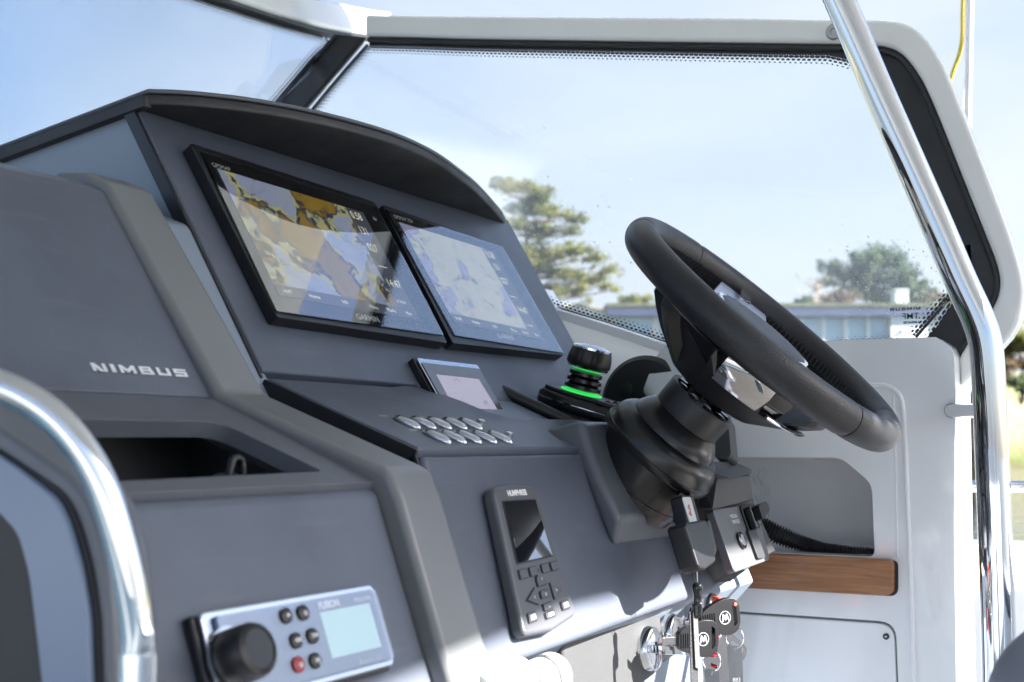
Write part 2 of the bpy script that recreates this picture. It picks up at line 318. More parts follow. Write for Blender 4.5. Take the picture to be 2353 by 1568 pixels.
def chart(name, kindn):
    "the chart picture shown on a lit display"
    m = bpy.data.materials.new(name); m.use_nodes = True; n = m.node_tree; L = n.links; b = n.nodes["Principled BSDF"]
    b.inputs['Base Color'].default_value = (.01, .01, .01, 1); b.inputs['Roughness'].default_value = .3
    uv = n.nodes.new("ShaderNodeUVMap"); mp = n.nodes.new("ShaderNodeMapping"); mp.inputs['Scale'].default_value = (1.5, 1, 1)
    L.new(uv.outputs[0], mp.inputs[0])
    t = n.nodes.new("ShaderNodeTexNoise"); t.inputs['Scale'].default_value = 1.9 if kindn == 0 else 1.2; t.inputs['Detail'].default_value = 9; t.inputs['Roughness'].default_value = .58
    mp.inputs['Location'].default_value = (3.1, .35, 0) if kindn == 0 else (.2, 5.3, 0)
    L.new(mp.outputs[0], t.inputs[0])
    r = n.nodes.new("ShaderNodeValToRGB"); r.color_ramp.interpolation = 'CONSTANT'; e = r.color_ramp.elements
    land = (.32, .2, .015, 1); shal = (.55, .52, .2, 1); deep = (.36, .42, .6, 1); navy = (.03, .05, .16, 1); line = (.015, .015, .01, 1)
    e[0].position = 0; e[0].color = land if kindn == 0 else (.62, .62, .5, 1)
    for p, c in (((.465, line), (.48, navy), (.50, shal), (.53, deep), (.62, (.5, .52, .5, 1)), (.625, deep), (.68, shal)) if kindn == 0 else
                 ((.52, (.08, .1, .14, 1)), (.53, (.4, .4, .62, 1)), (.63, (.55, .45, .6, 1)))):
        x = e.new(p); x.color = c
    L.new(t.outputs[0], r.inputs[0])
    # thin contour lines and small soundings
    v = n.nodes.new("ShaderNodeTexVoronoi"); v.feature = 'DISTANCE_TO_EDGE'; v.inputs['Scale'].default_value = 9 if kindn == 0 else 5
    mp2 = n.nodes.new("ShaderNodeMapping"); mp2.inputs['Scale'].default_value = (1.5, 1, 1); L.new(uv.outputs[0], mp2.inputs[0])
    ns = n.nodes.new("ShaderNodeTexNoise"); ns.inputs['Scale'].default_value = 6; L.new(mp2.outputs[0], ns.inputs[0])
    va = n.nodes.new("ShaderNodeVectorMath"); va.operation = 'MULTIPLY_ADD'; va.inputs[1].default_value = (.35, .35, 0); L.new(ns.outputs[1], va.inputs[0]); L.new(mp2.outputs[0], va.inputs[2]); L.new(va.outputs[0], v.inputs['Vector'])
    lt = n.nodes.new("ShaderNodeMath"); lt.operation = 'LESS_THAN'; lt.inputs[1].default_value = .018; L.new(v.outputs[0], lt.inputs[0])
    t3 = n.nodes.new("ShaderNodeTexNoise"); t3.inputs['Scale'].default_value = 4; L.new(mp2.outputs[0], t3.inputs[0])
    g3 = n.nodes.new("ShaderNodeMath"); g3.operation = 'GREATER_THAN'; g3.inputs[1].default_value = .5; L.new(t3.outputs[0], g3.inputs[0])
    mu = n.nodes.new("ShaderNodeMath"); mu.operation = 'MULTIPLY'; L.new(lt.outputs[0], mu.inputs[0]); L.new(g3.outputs[0], mu.inputs[1])
    mu2 = n.nodes.new("ShaderNodeMath"); mu2.operation = 'MULTIPLY'; mu2.inputs[1].default_value = .85; L.new(mu.outputs[0], mu2.inputs[0])
    mx = n.nodes.new("ShaderNodeMixRGB"); mx.inputs[2].default_value = (.02, .03, .04, 1); L.new(mu2.outputs[0], mx.inputs[0]); L.new(r.outputs[0], mx.inputs[1])
    # fine speckled soundings
    v2 = n.nodes.new("ShaderNodeTexVoronoi"); v2.inputs['Scale'].default_value = 60; L.new(mp2.outputs[0], v2.inputs['Vector'])
    l2 = n.nodes.new("ShaderNodeMath"); l2.operation = 'LESS_THAN'; l2.inputs[1].default_value = .22 if kindn == 0 else .33; L.new(v2.outputs[0], l2.inputs[0])
    sx = n.nodes.new("ShaderNodeSeparateXYZ"); L.new(uv.outputs[0], sx.inputs[0])
    g4 = n.nodes.new("ShaderNodeMath"); g4.operation = 'LESS_THAN'; g4.inputs[1].default_value = .42; L.new(sx.outputs[0], g4.inputs[0])
    m4 = n.nodes.new("ShaderNodeMath"); m4.operation = 'MULTIPLY'; L.new(l2.outputs[0], m4.inputs[0]); L.new(g4.outputs[0], m4.inputs[1])
    m5 = n.nodes.new("ShaderNodeMath"); m5.operation = 'MULTIPLY'; m5.inputs[1].default_value = .5 if kindn else .18; L.new(m4.outputs[0], m5.inputs[0])
    mx2 = n.nodes.new("ShaderNodeMixRGB"); mx2.inputs[2].default_value = (.05, .06, .05, 1); L.new(m5.outputs[0], mx2.inputs[0]); L.new(mx.outputs[0], mx2.inputs[1])
    L.new(mx2.outputs[0], b.inputs['Emission Color']); b.inputs['Emission Strength'].default_value = .085
    return m
MAP0, MAP1 = chart('chart_picture', 0), chart('harbour_chart_picture', 1)
INFO = mat('info_bar', (.01, .01, .012), .3, emit=(.02, .022, .03), es=.3)
LCDY = mat('info_digits', (.5, .5, .4), .5, emit=(.75, .72, .5), es=.12)
LCDB = mat('stereo_display', (.3, .42, .45), .3, emit=(.15, .30, .24), es=.11)
LCDG = mat('engine_display', (.1, .1, .12), .3, emit=(.13, .12, .15), es=.3)
HUMD = mat('dark_mirror_screen', (.01, .012, .016), .02, ior=4.0)

# ================================================================ SETTING
H = V((math.cos(YAW), math.sin(YAW), 0))
def far(px, d, z): return H * d + RT * ((px - CX) / F * d) + V((0, 0, z))
def zat(py, d): return EYE.z + (1020 - py) / F * d
WZ = -0.45
# water
def water():
    m = mat('water', (.03, .06, .075), .07, spec=.6); n = m.node_tree; b = n.nodes["Principled BSDF"]
    tc = n.nodes.new("ShaderNodeTexCoord"); mp = n.nodes.new("ShaderNodeMapping"); mp.inputs['Scale'].default_value = (1, 1.6, 1)
    t = n.nodes.new("ShaderNodeTexNoise"); t.inputs['Scale'].default_value = 1.6; t.inputs['Detail'].default_value = 5
    bp = n.nodes.new("ShaderNodeBump"); bp.inputs['Strength'].default_value = .6; bp.inputs['Distance'].default_value = .12
    n.links.new(tc.outputs['Object'], mp.inputs[0]); n.links.new(mp.outputs[0], t.inputs[0]); n.links.new(t.outputs[0], bp.inputs['Height']); n.links.new(bp.outputs[0], b.inputs['Normal'])
    S = 4000; o = mesh('water', [(-S, -S, WZ), (S, -S, WZ), (S, S, WZ), (-S, S, WZ)], [[0, 1, 2, 3]], m, smooth=False); kind(o, 'structure'); o['label'] = 'rippled blue grey harbour water below the shore'
water()
# shore bank and ground behind
def bank():
    m = bpy.data.materials.new('shore_ground'); m.use_nodes = True; n = m.node_tree; b = n.nodes["Principled BSDF"]; b.inputs['Roughness'].default_value = .9
    tc = n.nodes.new("ShaderNodeTexCoord"); sp = n.nodes.new("ShaderNodeSeparateXYZ"); n.links.new(tc.outputs['Object'], sp.inputs[0])
    t = n.nodes.new("ShaderNodeTexNoise"); t.inputs['Scale'].default_value = .9; t.inputs['Detail'].default_value = 8; n.links.new(tc.outputs['Object'], t.inputs['Vector'])
    ad = n.nodes.new("ShaderNodeMath"); ad.operation = 'MULTIPLY_ADD'; ad.inputs[1].default_value = 1.6; n.links.new(t.outputs[0], ad.inputs[0]); n.links.new(sp.outputs[2], ad.inputs[2])
    mr = n.nodes.new("ShaderNodeMapRange"); mr.inputs[1].default_value = 0; mr.inputs[2].default_value = 10; n.links.new(ad.outputs[0], mr.inputs[0])
    r = n.nodes.new("ShaderNodeValToRGB"); n.links.new(mr.outputs[0], r.inputs[0]); e = r.color_ramp.elements
    e[0].position = 0; e[0].color = (.09, .07, .03, 1); e[1].position = 1; e[1].color = (.12, .15, .04, 1)
    for p, c in ((.05, (.1, .1, .03, 1)), (.1, (.09, .11, .03, 1)), (.16, (.13, .12, .05, 1)), (.2, (.21, .155, .095, 1)), (.44, (.25, .19, .12, 1)), (.52, (.2, .2, .1, 1))):
        x = e.new(p); x.color = c
    n.links.new(r.outputs[0], b.inputs['Base Color'])
    bp = n.nodes.new("ShaderNodeBump"); bp.inputs['Strength'].default_value = 1; bp.inputs['Distance'].default_value = .3; n.links.new(t.outputs[0], bp.inputs['Height']); n.links.new(bp.outputs[0], b.inputs['Normal'])
    prof = [(73, -1.2), (75, -.42), (75.6, .2), (77, .45), (79, 1.1), (82, 2.4), (85, 4.0), (88, 5.6), (92, 6.6), (100, 7.0), (140, 7.5), (400, 9), (3500, 10)]
    vs = []; fs = []; N = 90; rr = random.Random(3)
    for i in range(N + 1):
        s = i / N * 2 - 1; la = math.copysign(abs(s) ** 2.2, s) * 2600 + 20
        for d, z in prof:
            dd = d + (math.sin(la * .11) * 1.2 + math.sin(la * .031 + 1) * 2.5 if d < 99 else 0) * min(1, 60 / (abs(la) + 20)); dd += abs(la) * .15 * (d < 99)
            vs.append(H * (dd + (abs(la) * .15 if d >= 99 else 0)) + RT * la + V((0, 0, z + rr.uniform(-.15, .15) * (d > 75))))
    m_ = len(prof)
    for i in range(N):
        for j in range(m_ - 1): fs.append([i * m_ + j, (i + 1) * m_ + j, (i + 1) * m_ + j + 1, i * m_ + j + 1])
    o = mesh('ground', vs, fs, m, ang=180); kind(o, 'structure'); o['label'] = 'sandy shore bank with grass rising behind the water'
bank()

# foliage
def folmat(name, c1, c2):
    m = bpy.data.materials.new(name); m.use_nodes = True; n = m.node_tree; b = n.nodes["Principled BSDF"]; b.inputs['Roughness'].default_value = .6
    g = n.nodes.new("ShaderNodeNewGeometry"); t = n.nodes.new("ShaderNodeTexNoise"); t.inputs['Scale'].default_value = .8; t.inputs['Detail'].default_value = 6; n.links.new(g.outputs['Position'], t.inputs['Vector'])
    r = n.nodes.new("ShaderNodeValToRGB"); r.color_ramp.elements[0].position = .35; r.color_ramp.elements[0].color = (*c1, 1); r.color_ramp.elements[1].position = .65; r.color_ramp.elements[1].color = (*c2, 1)
    n.links.new(t.outputs[0], r.inputs[0]); n.links.new(r.outputs[0], b.inputs['Base Color'])
    tl = n.nodes.new("ShaderNodeBsdfTranslucent"); n.links.new(r.outputs[0], tl.inputs[0]); mx = n.nodes.new("ShaderNodeMixShader"); mx.inputs[0].default_value = .35
    n.links.new(b.outputs[0], mx.inputs[1]); n.links.new(tl.outputs[0], mx.inputs[2]); n.links.new(mx.outputs[0], n.nodes['Material Output'].inputs[0])
    return m
FOLA = folmat('pine_needles', (.07, .09, .025), (.26, .25, .06))
FOLB = folmat('blue_green_needles', (.045, .08, .045), (.13, .16, .07))
FOLC = folmat('brown_brush', (.12, .075, .04), (.2, .15, .08))
BARK = mat('bark', (.13, .09, .06), .9, bump=1, bscale=8, var=.3, vscale=2)
BARE = mat('pale_branches', (.35, .27, .19), .9)
def leaves(centres, n, size, rng):
    "many leaf sized faces spread through ellipsoid clumps: list of (centre, rx, rz)"
    vs = []; fs = []
    tot = sum(c[1] ** 2 for c in centres)
    for c, rx, rz in centres:
        k = int(n * rx * rx / tot)
        for _ in range(k):
            while True:
                q = V((rng.uniform(-1, 1), rng.uniform(-1, 1), rng.uniform(-1, 1)))
                if q.length < 1: break
            q = q.normalized() * min(1.45, abs(rng.gauss(.62, .33)))
            p = V(c) + V((q.x * rx, q.y * rx, q.z * rz))
            a = V((rng.gauss(0, 1), rng.gauss(0, 1), rng.gauss(0, .7))).normalized(); b = a.cross(V((rng.gauss(0, 1), rng.gauss(0, 1), rng.gauss(0, 1)))).normalized()
            s = size * rng.uniform(.5, 1.3); i = len(vs)
            vs += [p - a * s, p + b * s * .5, p + a * s, p - b * s * .5]; fs.append([i, i + 1, i + 2, i + 3])
    return vs, fs
def tree(name, label, px, d, blobs, fmat, base_py, n=5000, size=.2, seed=1, lean=0, tr=.28, group=None, tmat=None):
    "blobs: (px, py, rx m, rz m) on the tree's own distance; every clump gets its limb"
    rng = random.Random(seed); b = far(px, d, zat(base_py, d)); b.z = min(b.z, 7.2)
    t = thing(name, label, 'tree', b, group)
    cl = []; parts = []; k = 0
    blobs = list(blobs) + [(bx + rng.uniform(-42, 42), by + rng.uniform(-22, 26), rx * rng.uniform(.25, .5), rz * rng.uniform(.4, .9)) for bx, by, rx, rz in blobs for _ in range(2)]
    top = max(zat(q[1], d) for q in blobs)
    mid = far(px + lean * .5, d, b.z + (top - b.z) * .45); tip = far(px + lean, d, top - .5)
    trunk = spline([b - V((0, 0, .4)), b.lerp(mid, .6) + V((.1, .1, 0)), mid, mid.lerp(tip, .6) + V((-.2, .1, 0)), tip], 4)
    parts.append(tube_geo(trunk, [tr * (1 - .8 * i / len(trunk)) for i in range(len(trunk))], 8))
    for (bx, by, rx, rz) in blobs:
        dd = d + rng.uniform(-1.6, 1.6); c = far(bx, dd, zat(by, dd)); cl.append((c, rx, rz))
        s = min(trunk, key=lambda q: (q - (c - V((0, 0, 1.0)))).length + abs(q.z - c.z + .8))
        parts.append(tube_geo(spline([s, s.lerp(c, .5) + V((0, 0, -.15)), c], 3), [.09, .08, .07, .06, .05, .04, .02], 5))
        for _ in range(5):
            e = c + V((rng.uniform(-1, 1) * rx, rng.uniform(-1, 1) * rx, rng.uniform(-.6, .6) * rz)); parts.append(tube_geo([c, e], .025, 4))
    bulk('trunk', parts, tmat or BARK, t)
    if n:
        sub = []
        for c, rx, rz in cl:
            for _ in range(6): 
                q = V((rng.uniform(-.7, .7) * rx, rng.uniform(-.7, .7) * rx, rng.uniform(-.6, .6) * rz)); f = rng.uniform(.25, .5); sub.append((c + q, rx * f, rz * f * 1.2))
        v, f = leaves(cl, int(n * .45), size, rng); v2, f2 = leaves(sub, int(n * .55), size, rng)
        i = len(v); o = mesh('crown', v + v2, f + [[a + i for a in q] for q in f2], fmat, t, smooth=False); kind(o, 'stuff')
    return t
tree('pine_tree', 'tall open pine with yellow green needles behind the plotter hood', 1215, 92,
     [(1190, 425, 1.6, .7), (1240, 440, 1.3, .6), (1150, 412, .9, .4), (1215, 470, 1.6, .7), (1270, 480, 1.2, .6), (1330, 497, 1.0, .4), (1180, 515, 1.6, .8), (1250, 530, 1.7, .7), (1310, 525, .9, .45),
      (1200, 575, 1.6, .8), (1265, 580, 1.5, .7), (1330, 570, 1.1, .6), (1370, 590, 1.1, .5), (1230, 620, 1.5, .6), (1300, 630, 1.6, .6), (1360, 640, 1.3, .6), (1405, 620, .9, .5), (1250, 665, 1.3, .6), (1320, 668, 1.2, .45), (1395, 655, .8, .4)],
     FOLA, 740, n=24000, size=.13, seed=4, tr=.32, group='pines on the shore')
tree('pine_tree', 'dense round blue green tree above the right end of the long house', 2040, 104,
     [(2030, 585, 1.9, 1.1), (2000, 600, 1.5, 1.0), (2060, 605, 1.6, 1.0), (1925, 620, 1.2, .8), (1960, 635, 1.5, 1), (2080, 640, 1.6, 1.1), (2015, 640, 1.9, 1.2), (1905, 648, .9, .5), (2110, 660, 1.3, .9), (2045, 680, 1.8, 1), (1975, 668, 1.3, .7), (2140, 690, 1.2, .7), (2090, 695, 1.5, .7)],
     FOLB, 745, n=16000, size=.17, seed=9, tr=.3, group='pines on the shore')
tree('bare_tree', 'pale leafless birch standing between brown brush and the round tree', 1885, 98,
     [(1880, 640, .9, .9), (1870, 670, .8, .8), (1905, 675, .9, .8), (1850, 690, .8, .6), (1890, 655, .6, .9)], FOLC, 745, n=0, seed=12, tr=.14, tmat=BARE)
def bush(label, px, py, d, spread, n, fm, seed, size=.12, name='bush', group=None):
    rng = random.Random(seed); cl = []
    for _ in range(9): cl.append((far(px + rng.uniform(-1, 1) * spread, d + rng.uniform(-.6, .6), zat(py, d) + rng.uniform(-.4, .4) * spread / F * d), spread / F * d * .45, spread / F * d * .33))
    v, f = leaves(cl, n, size, rng); b = far(px, d, zat(py, d))
    parts = [tube_geo([b + V((0, 0, -1.2)), V(c[0])], [.06, .02], 5) for c in cl]
    t = thing(name, label, 'bush', b + V((0, 0, -1.2)), group)
    kind(mesh('foliage', v, f, fm, t, smooth=False), 'stuff'); bulk('stem', parts, BARK, t)
bush('brown bare brush rising behind the roof, left of the round tree', 1930, 690, 99, 38, 2500, FOLC, 21)
bush('small dark conifer bush at the left end of the brown brush', 1848, 692, 97, 20, 1400, FOLB, 22)
bush('olive shrub showing just above the house roof beside the wheel rim', 1462, 692, 95, 30, 1800, FOLA, 23)
bush('brown green brush above the roof, right of the round tree', 2165, 690, 101, 35, 1800, FOLC, 24)
for i, (px, py, sp, fm, lb) in enumerate([(2300, 800, 60, FOLA, 'olive shrub high on the bank right of the chrome pole'), (2350, 770, 55, FOLA, 'yellow green shrub at the right picture edge, topmost on the bank'),
        (2330, 850, 45, FOLC, 'brown bramble beneath the topmost shrub at the right edge'), (2345, 890, 38, FOLB, 'dark green shrub low on the sand bank at the right edge')]):
    bush(lb, px, py, 86 - i, sp, 3000, fm, 30 + i, .14, group='shrubs on the sand bank')

# long house
def house():
    d = 88; wall = mat('house_white', (.75, .75, .73), .7, var=.05); dk = mat('house_blue_trim', (.05, .065, .12), .6); rf = mat('mossy_roof', (.14, .14, .07), .9, var=.3, vscale=2, bump=.5, bscale=6)
    wg = mat('house_window', (.42, .55, .62), .3, spec=.8)
    o = far(1410, d, 0); o.z = 0
    fr = Fr(o, RT, (0, 0, 1))
    def a(px): return (px - 1410) / F * d
    def z(py): return zat(py, d)
    t = thing('long_house', 'low white beach house with dark blue fascia and pale window bays', 'house', far(1800, d, 6.5))
    W = a(2235)
    box('wall', fr, 0.1, W - .2, 6.4, z(728), -5.6, -.4, wall, t, bevel=0)
    box('roof', fr, -.5, W + .2, z(706), z(698), -6.4, .6, rf, t, bevel=0)
    box('fascia', fr, -.5, W + .2, z(728), z(707), -.5, .55, dk, t, bevel=.01)
    xs = [(1420, 1500), (1520, 1580), (1595, 1655), (1670, 1720), (1735, 1800), (1812, 1843), (1850, 1892), (1900, 1944), (1952, 1995), (2003, 2042)]
    for x0, x1 in xs:
        f = plate('window', fr, rect(a(x0), a(x1), z(785), z(731)), -.38, -.28, wall, t, holes=[rect(a(x0) + .06, a(x1) - .06, z(784), z(731) - .06)])
        box('pane', fr, a(x0) + .05, a(x1) - .05, z(784), z(731) - .05, -.36, -.33, wg, f, bevel=0)
    for x in (1507, 1588, 1662, 1728, 1806, 1847, 1896, 1948, 1999): box('pillar', fr, a(x) - .11, a(x) + .11, 6.4, z(728), -.25, -.02, wall, t, bevel=.01)
    box('porch_wall', fr, a(2048), a(2132), 6.4, z(729), -.3, .3, wall, t, bevel=.01)
    lathe('porch_lamp', fr.off(a(2072), z(763), .3), [(0, .1), (.08, .1), (.12, .05)], dk, t, seg=12)
    c = thing('chimney', 'plain white chimney block standing above the roof near the windscreen lettering', 'chimney', far(2097, d + 2, z(705)))
    box('shaft', fr, a(2082), a(2112), z(707), z(660), -3, -1.8, wall, c, bevel=.02); box('cap', fr, a(2081), a(2113), z(660), z(656), -3.05, -1.75, wall, c, bevel=.02)
    g = thing('shed', 'white gabled shed behind the foot of the tall pine', 'shed', far(1320, d + 3, 6.8))
    gf = Fr(V((0, 0, 0)) + far(1410, d + 3, 0), RT, (0, 0, 1)); gf.o.z = 0
    plate('wall', gf, [(a(1225), 6.5), (a(1425), 6.5), (a(1425), z(712)), (a(1325), z(692)), (a(1225), z(712))], -4, 0, wall, g)
    for s in (-1, 1):
        e0 = (a(1325), z(690)); e1 = (a(1325 + s * 106), z(712)); plate('roof', gf, [e0, e1, (e1[0], e1[1] + .12), (e0[0], e0[1] + .12)], -4.2, .2, mat('shed_roof', (.5, .42, .3), .8), g)
    k = thing('dome_tent', 'pale green rounded greenhouse top above the roof', 'greenhouse', far(1967, d + 6, z(705)))
    fr2 = Fr(far(1967, d + 6, z(708)), (1, 0, 0), (0, 1, 0)); lathe('cover', fr2, soft([(0, .7), (.5, .68), (.9, .45), (1.05, .01)]), mat('pale_green_cover', (.5, .68, .6), .5), k, seg=20)
house()
# pilings in the water
def piling(px, d, r, top, label):
    b = far(px, d, WZ - .5); t = thing('piling', label, 'piling', b, 'mooring piles by the shore')
    fr = Fr(b, (1, 0, 0), (0, 1, 0)); h = top - b.z; lathe('post', fr, [(0, r), (h * .35, r * .97), (h * .8, r * .95), (h, r * .93)], mat('weathered_pile', (.2, .15, .1), .9, bump=1, bscale=9, var=.4, vscale=3), t, seg=14)
    lathe('cap', fr.off(0, 0, h), [(0, r * 1.04), (.06, r * 1.04), (.12, .02)], mat('pile_cap', (.4, .4, .38), .7), t, seg=14)
    tube('rope', [fr.p(r * 1.08 * math.cos(q / 20 * 6.28), r * 1.08 * math.sin(q / 20 * 6.28), h * .82 + q * .004) for q in range(42)], .02, mat('mooring_rope', (.7, .66, .55), .9), t, seg=6)
piling(2232, 30, .2, zat(905, 30), 'weathered mooring pile seen between the white wall and the chrome pole')

# ================================================================ BOAT
XS = 1.75                                    # inner face of the starboard side wall
Bt = thing('boat_hull', 'white motorboat deck, gunwale and hull around the helm', 'boat', (0, 0, 0))
kind(box('deck', Fr((0, 0, 0), (1, 0, 0), (0, 1, 0)), -1.4, 2.75, -4.5, 1.2, -.05, 0, DECK, Bt, bevel=.01), 'structure')
prof = [(2.35, .02), (2.35, .80), (2.42, .845), (2.86, .845), (2.93, .80), (2.95, .55), (2.8, -.5), (2.5, -.5), (2.5, .02)]
fy = Fr((0, 0, 0), (1, 0, 0), (0, 0, 1))
plate('gunwale', fy, rnd(prof, .02, 3), -6, 5, WHITE, Bt, bevel=0)
plate('gunwale', fy, [(-2.05 - (x - 1.1), z) for x, z in rnd(prof, .02, 3)], -6, 5, WHITE, Bt, bevel=0)
# stern bench, reflected in the chrome and sunlit
sb = thing('stern_bench', 'white bench box with grey cushions behind the helm', 'bench', (0.5, -3.4, 0))
wf = Fr((0, 0, 0), (1, 0, 0), (0, 1, 0))
box('base', wf, -.9, 2.1, -3.9, -3.1, .0, .42, WHITE, sb, bevel=.03); box('cushion', wf, -.88, 2.08, -3.88, -3.08, .425, .53, VINYL, sb, bevel=.03)
# hardtop
ht = thing('hardtop', 'white hardtop roof over the helm, above the frame', 'roof', (0.4, 0, 1.95))
plate('roof_panel', wf, rnd([(-1.0, -1.25), (1.05, -1.11), (1.5, -1.045)] + [(x + dx_, y) for x in (1.622, 1.660, 1.698) for dx_, y in ((0, -1.045), (0, -.965), (.014, -.965), (.014, -1.045))] + [(2.15, -1.045), (2.15, -.1), (2.0, .25), (1.96, .72), (2.1, 1.0), (2.03, 1.3), (1.5, 1.72), (-.1, 1.75), (-.9, 1.2)], [.1] + [0] * 14 + [.05] * 9), 1.96, 2.03, WHITE2, ht, bevel=.0)  # aft notches added for sun streaks; outline shaped for shade and reflections
for s in (-.95, ):
    tube('roof_post', spline([(s, -.9, 0), (s, -.8, 1.0), (s, -.5, 1.95)], 8), .022, CHROME, ht)

# ---- helm console: profiles in the boat's y-z plane
A, B_, C_, D_ = (.936, 1.389), (.763, 1.112), (.591, 1.046), (.523, .866)
def vec(p): return V((0, p[0], p[1]))
S = Fr(vec(B_), (1, 0, 0), vec(A) - vec(B_))              # screen face
T = Fr(vec(C_), (1, 0, 0), vec(B_) - vec(C_))             # switch shelf
L_ = Fr(vec(D_), (1, 0, 0), vec(C_) - vec(D_))            # lower face
con = thing('helm_console', 'grey dashboard console carrying the plotters, shelf and hood', 'console', (1.2, .9, 0))
X1, X2 = .9, 1.66
# core, set back behind the face panels
cs = .018
core = [(.936 + cs, 1.385), (.763 + cs, 1.118 - .004), (.591 + cs, 1.046 - cs), (.523 + cs, .866), (.60, .80), (.70, .3), (.70, 0), (2.0, 0), (2.0, 1.24), (1.5, 1.315)]
prism('core', core, X1 + .004, X2 - .02, mat('console_side_sky_tint', (.21, .25, .31), .35), con, bevel=.003)  # paler and bluer than the panels: port sky light put into the colour
sl = (V(A) - V(B_)).length; tl = (V(B_) - V(C_)).length; ll = (V(C_) - V(D_)).length
# screen panel
TOPZ = sl
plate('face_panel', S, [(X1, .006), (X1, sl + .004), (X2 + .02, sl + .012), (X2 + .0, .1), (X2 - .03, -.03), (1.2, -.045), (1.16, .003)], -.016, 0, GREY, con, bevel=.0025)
box('panel_edge', S, X1 - .004, X1 - .0005, .0, sl + .002, -.016, -.0015, BLACK, con, bevel=.001)
# switch shelf panel with the curved rear edge
pT = AB(T, [(965, 1030), (1300, 1023)]); a_ = T.ab(1300, 963)
rear = [T.ab(x, y) for x, y in [(1300, 963), (1200, 962), (1160, 958), (1120, 946), (1060, 921), (1000, 899), (965, 889), (935, 884)]]
shelf = [(X1, .002), (1.5, .002), (1.5, a_[1])] + rear + [(1.1, tl - .003), (X1, tl - .003)]
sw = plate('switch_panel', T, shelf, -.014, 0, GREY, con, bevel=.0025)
box('panel_edge', T, X1 - .004, X1 - .0005, .0, tl - .002, -.03, -.0015, BLACK, con, bevel=.001)
box('shelf_front', T, X1, 1.5, -.0, .003, -.02, -.012, BLACK, con, bevel=.0005)
# lower face panel
lo = [(X1, .0), (X1, ll - .006), (1.52, ll - .006), (1.47, .0), (1.465, -.0)]
lp = rnd([(X1, -.002), (1.462, -.002 + .012), (1.52, .03), (1.50, ll - .006), (X1, ll - .006)], [.01, .02, .02, 0, 0])
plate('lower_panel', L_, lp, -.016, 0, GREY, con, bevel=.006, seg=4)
box('panel_edge', L_, X1 - .004, X1 - .0005, .0, ll - .004, -.03, -.004, BLACK, con, bevel=.001)
# underside ledge that carries the ignition locks
lk = atx(1150, 1545, .93)
K = Fr((0, .548, .862), (1, 0, 0), V((0, .6, .862)) - V((0, .548, .862)))
ign = plate('underside', XF, [(.54, .872), (.56, .865), (.575, .80), (.66, .74), (.75, .74), (.75, .9)], X1 + .01, 1.48, TEXG, con, bevel=.004)

# recess floor behind the shelf, with the slab under the joystick
box('recess_floor', Fr((0, 0, 1.035), (1, 0, 0), (0, 1, 0)), 1.15, 1.66, .66, .80, -.02, 0, DGREY, con, bevel=.003)
rb = Fr(V((0, .70, 1.072)), (1, 0, 0), (0, 1, .25))
# angled bars of the recess
for (p, q, dz) in (((1148, 897), (1290, 962), 0), ):
    P0 = atx(*p, 1.36); P1 = atx(*q, 1.385)
    tube('recess_trim', [P0, P0.lerp(P1, .5), P1, P1 + (P1 - P0) * .4], .008, BLACK, con, seg=10)
    mesh('recess_wall', [P0, P1 + (P1 - P0) * .4, P1 + (P1 - P0) * .4 + V((0, -.02, -.06)), P0 + V((0, -.02, -.06))], [[0, 1, 2, 3]], DGREY, con, solid=.004)

# ---- hood over the plotters
hood_px = [(340, 215), (450, 220), (600, 238), (750, 268), (900, 310), (1000, 355), (1060, 397), (1100, 430), (1135, 468), (1155, 492), (1163, 508)]
sv = -.145
def hoodz(y): return 1.402 + sv * (y - .921)
HF = Fr((0, .921, 1.402), (1, 0, 0), (0, 1, sv))
edge = spline([(x, y, 0) for x, y in [HF.ab(*p) for p in hood_px]], 4)
edge = [(p.x, p.y) for p in edge]
back = [HF.ab(1157, 520), HF.ab(1130, 516)]
outline = edge + [(edge[-1][0] - .004, .06), (X2 + .05, .1), (X2 + .05, .62), (X1, .62)]
plate('hood', HF, outline, -.012, 0.0, VIS, con, bevel=.003)
# grey top skin of the hood and dashboard top
plate('dash_top', HF, outline, .0008, .006, GREY2, con, bevel=.003)
# left edge rail of the dash top (dark band)
box('top_edge', HF, X1 - .006, X1 + .004, -.0, .62, -.015, -.002, VIS, con, bevel=.002)

# ---- passenger section (left), same profile pushed forward
P1_, P2_, P3_ = (.735, 1.089), (.564, 1.02), (.511, .876)
P0_ = (.870, 1.281)
XL, XR = .80, .86
P = {'a': P0_, 'b': P1_, 'c': P2_, 'd': P3_}
Sl = Fr(vec(P1_), (1, 0, 0), vec(P0_) - vec(P1_)); Tl = Fr(vec(P2_), (1, 0, 0), vec(P1_) - vec(P2_)); Ll = Fr(vec(P3_), (1, 0, 0), vec(P2_) - vec(P3_))
s2 = (V(P0_) - V(P1_)).length; t2 = (V(P1_) - V(P2_)).length; l2 = (V(P2_) - V(P3_)).length
XA = .505
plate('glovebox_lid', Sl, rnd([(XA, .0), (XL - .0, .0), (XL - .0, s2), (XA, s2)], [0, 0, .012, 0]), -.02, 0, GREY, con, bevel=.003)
plate('glovebox_top', XF, rnd([(.868, 1.279), (.90, 1.292), (1.05, 1.30), (1.05, 1.15), (.80, 1.15)], [.006, .01, 0, 0, 0], 4), XA, XL + .004, GREY, con, bevel=.002)
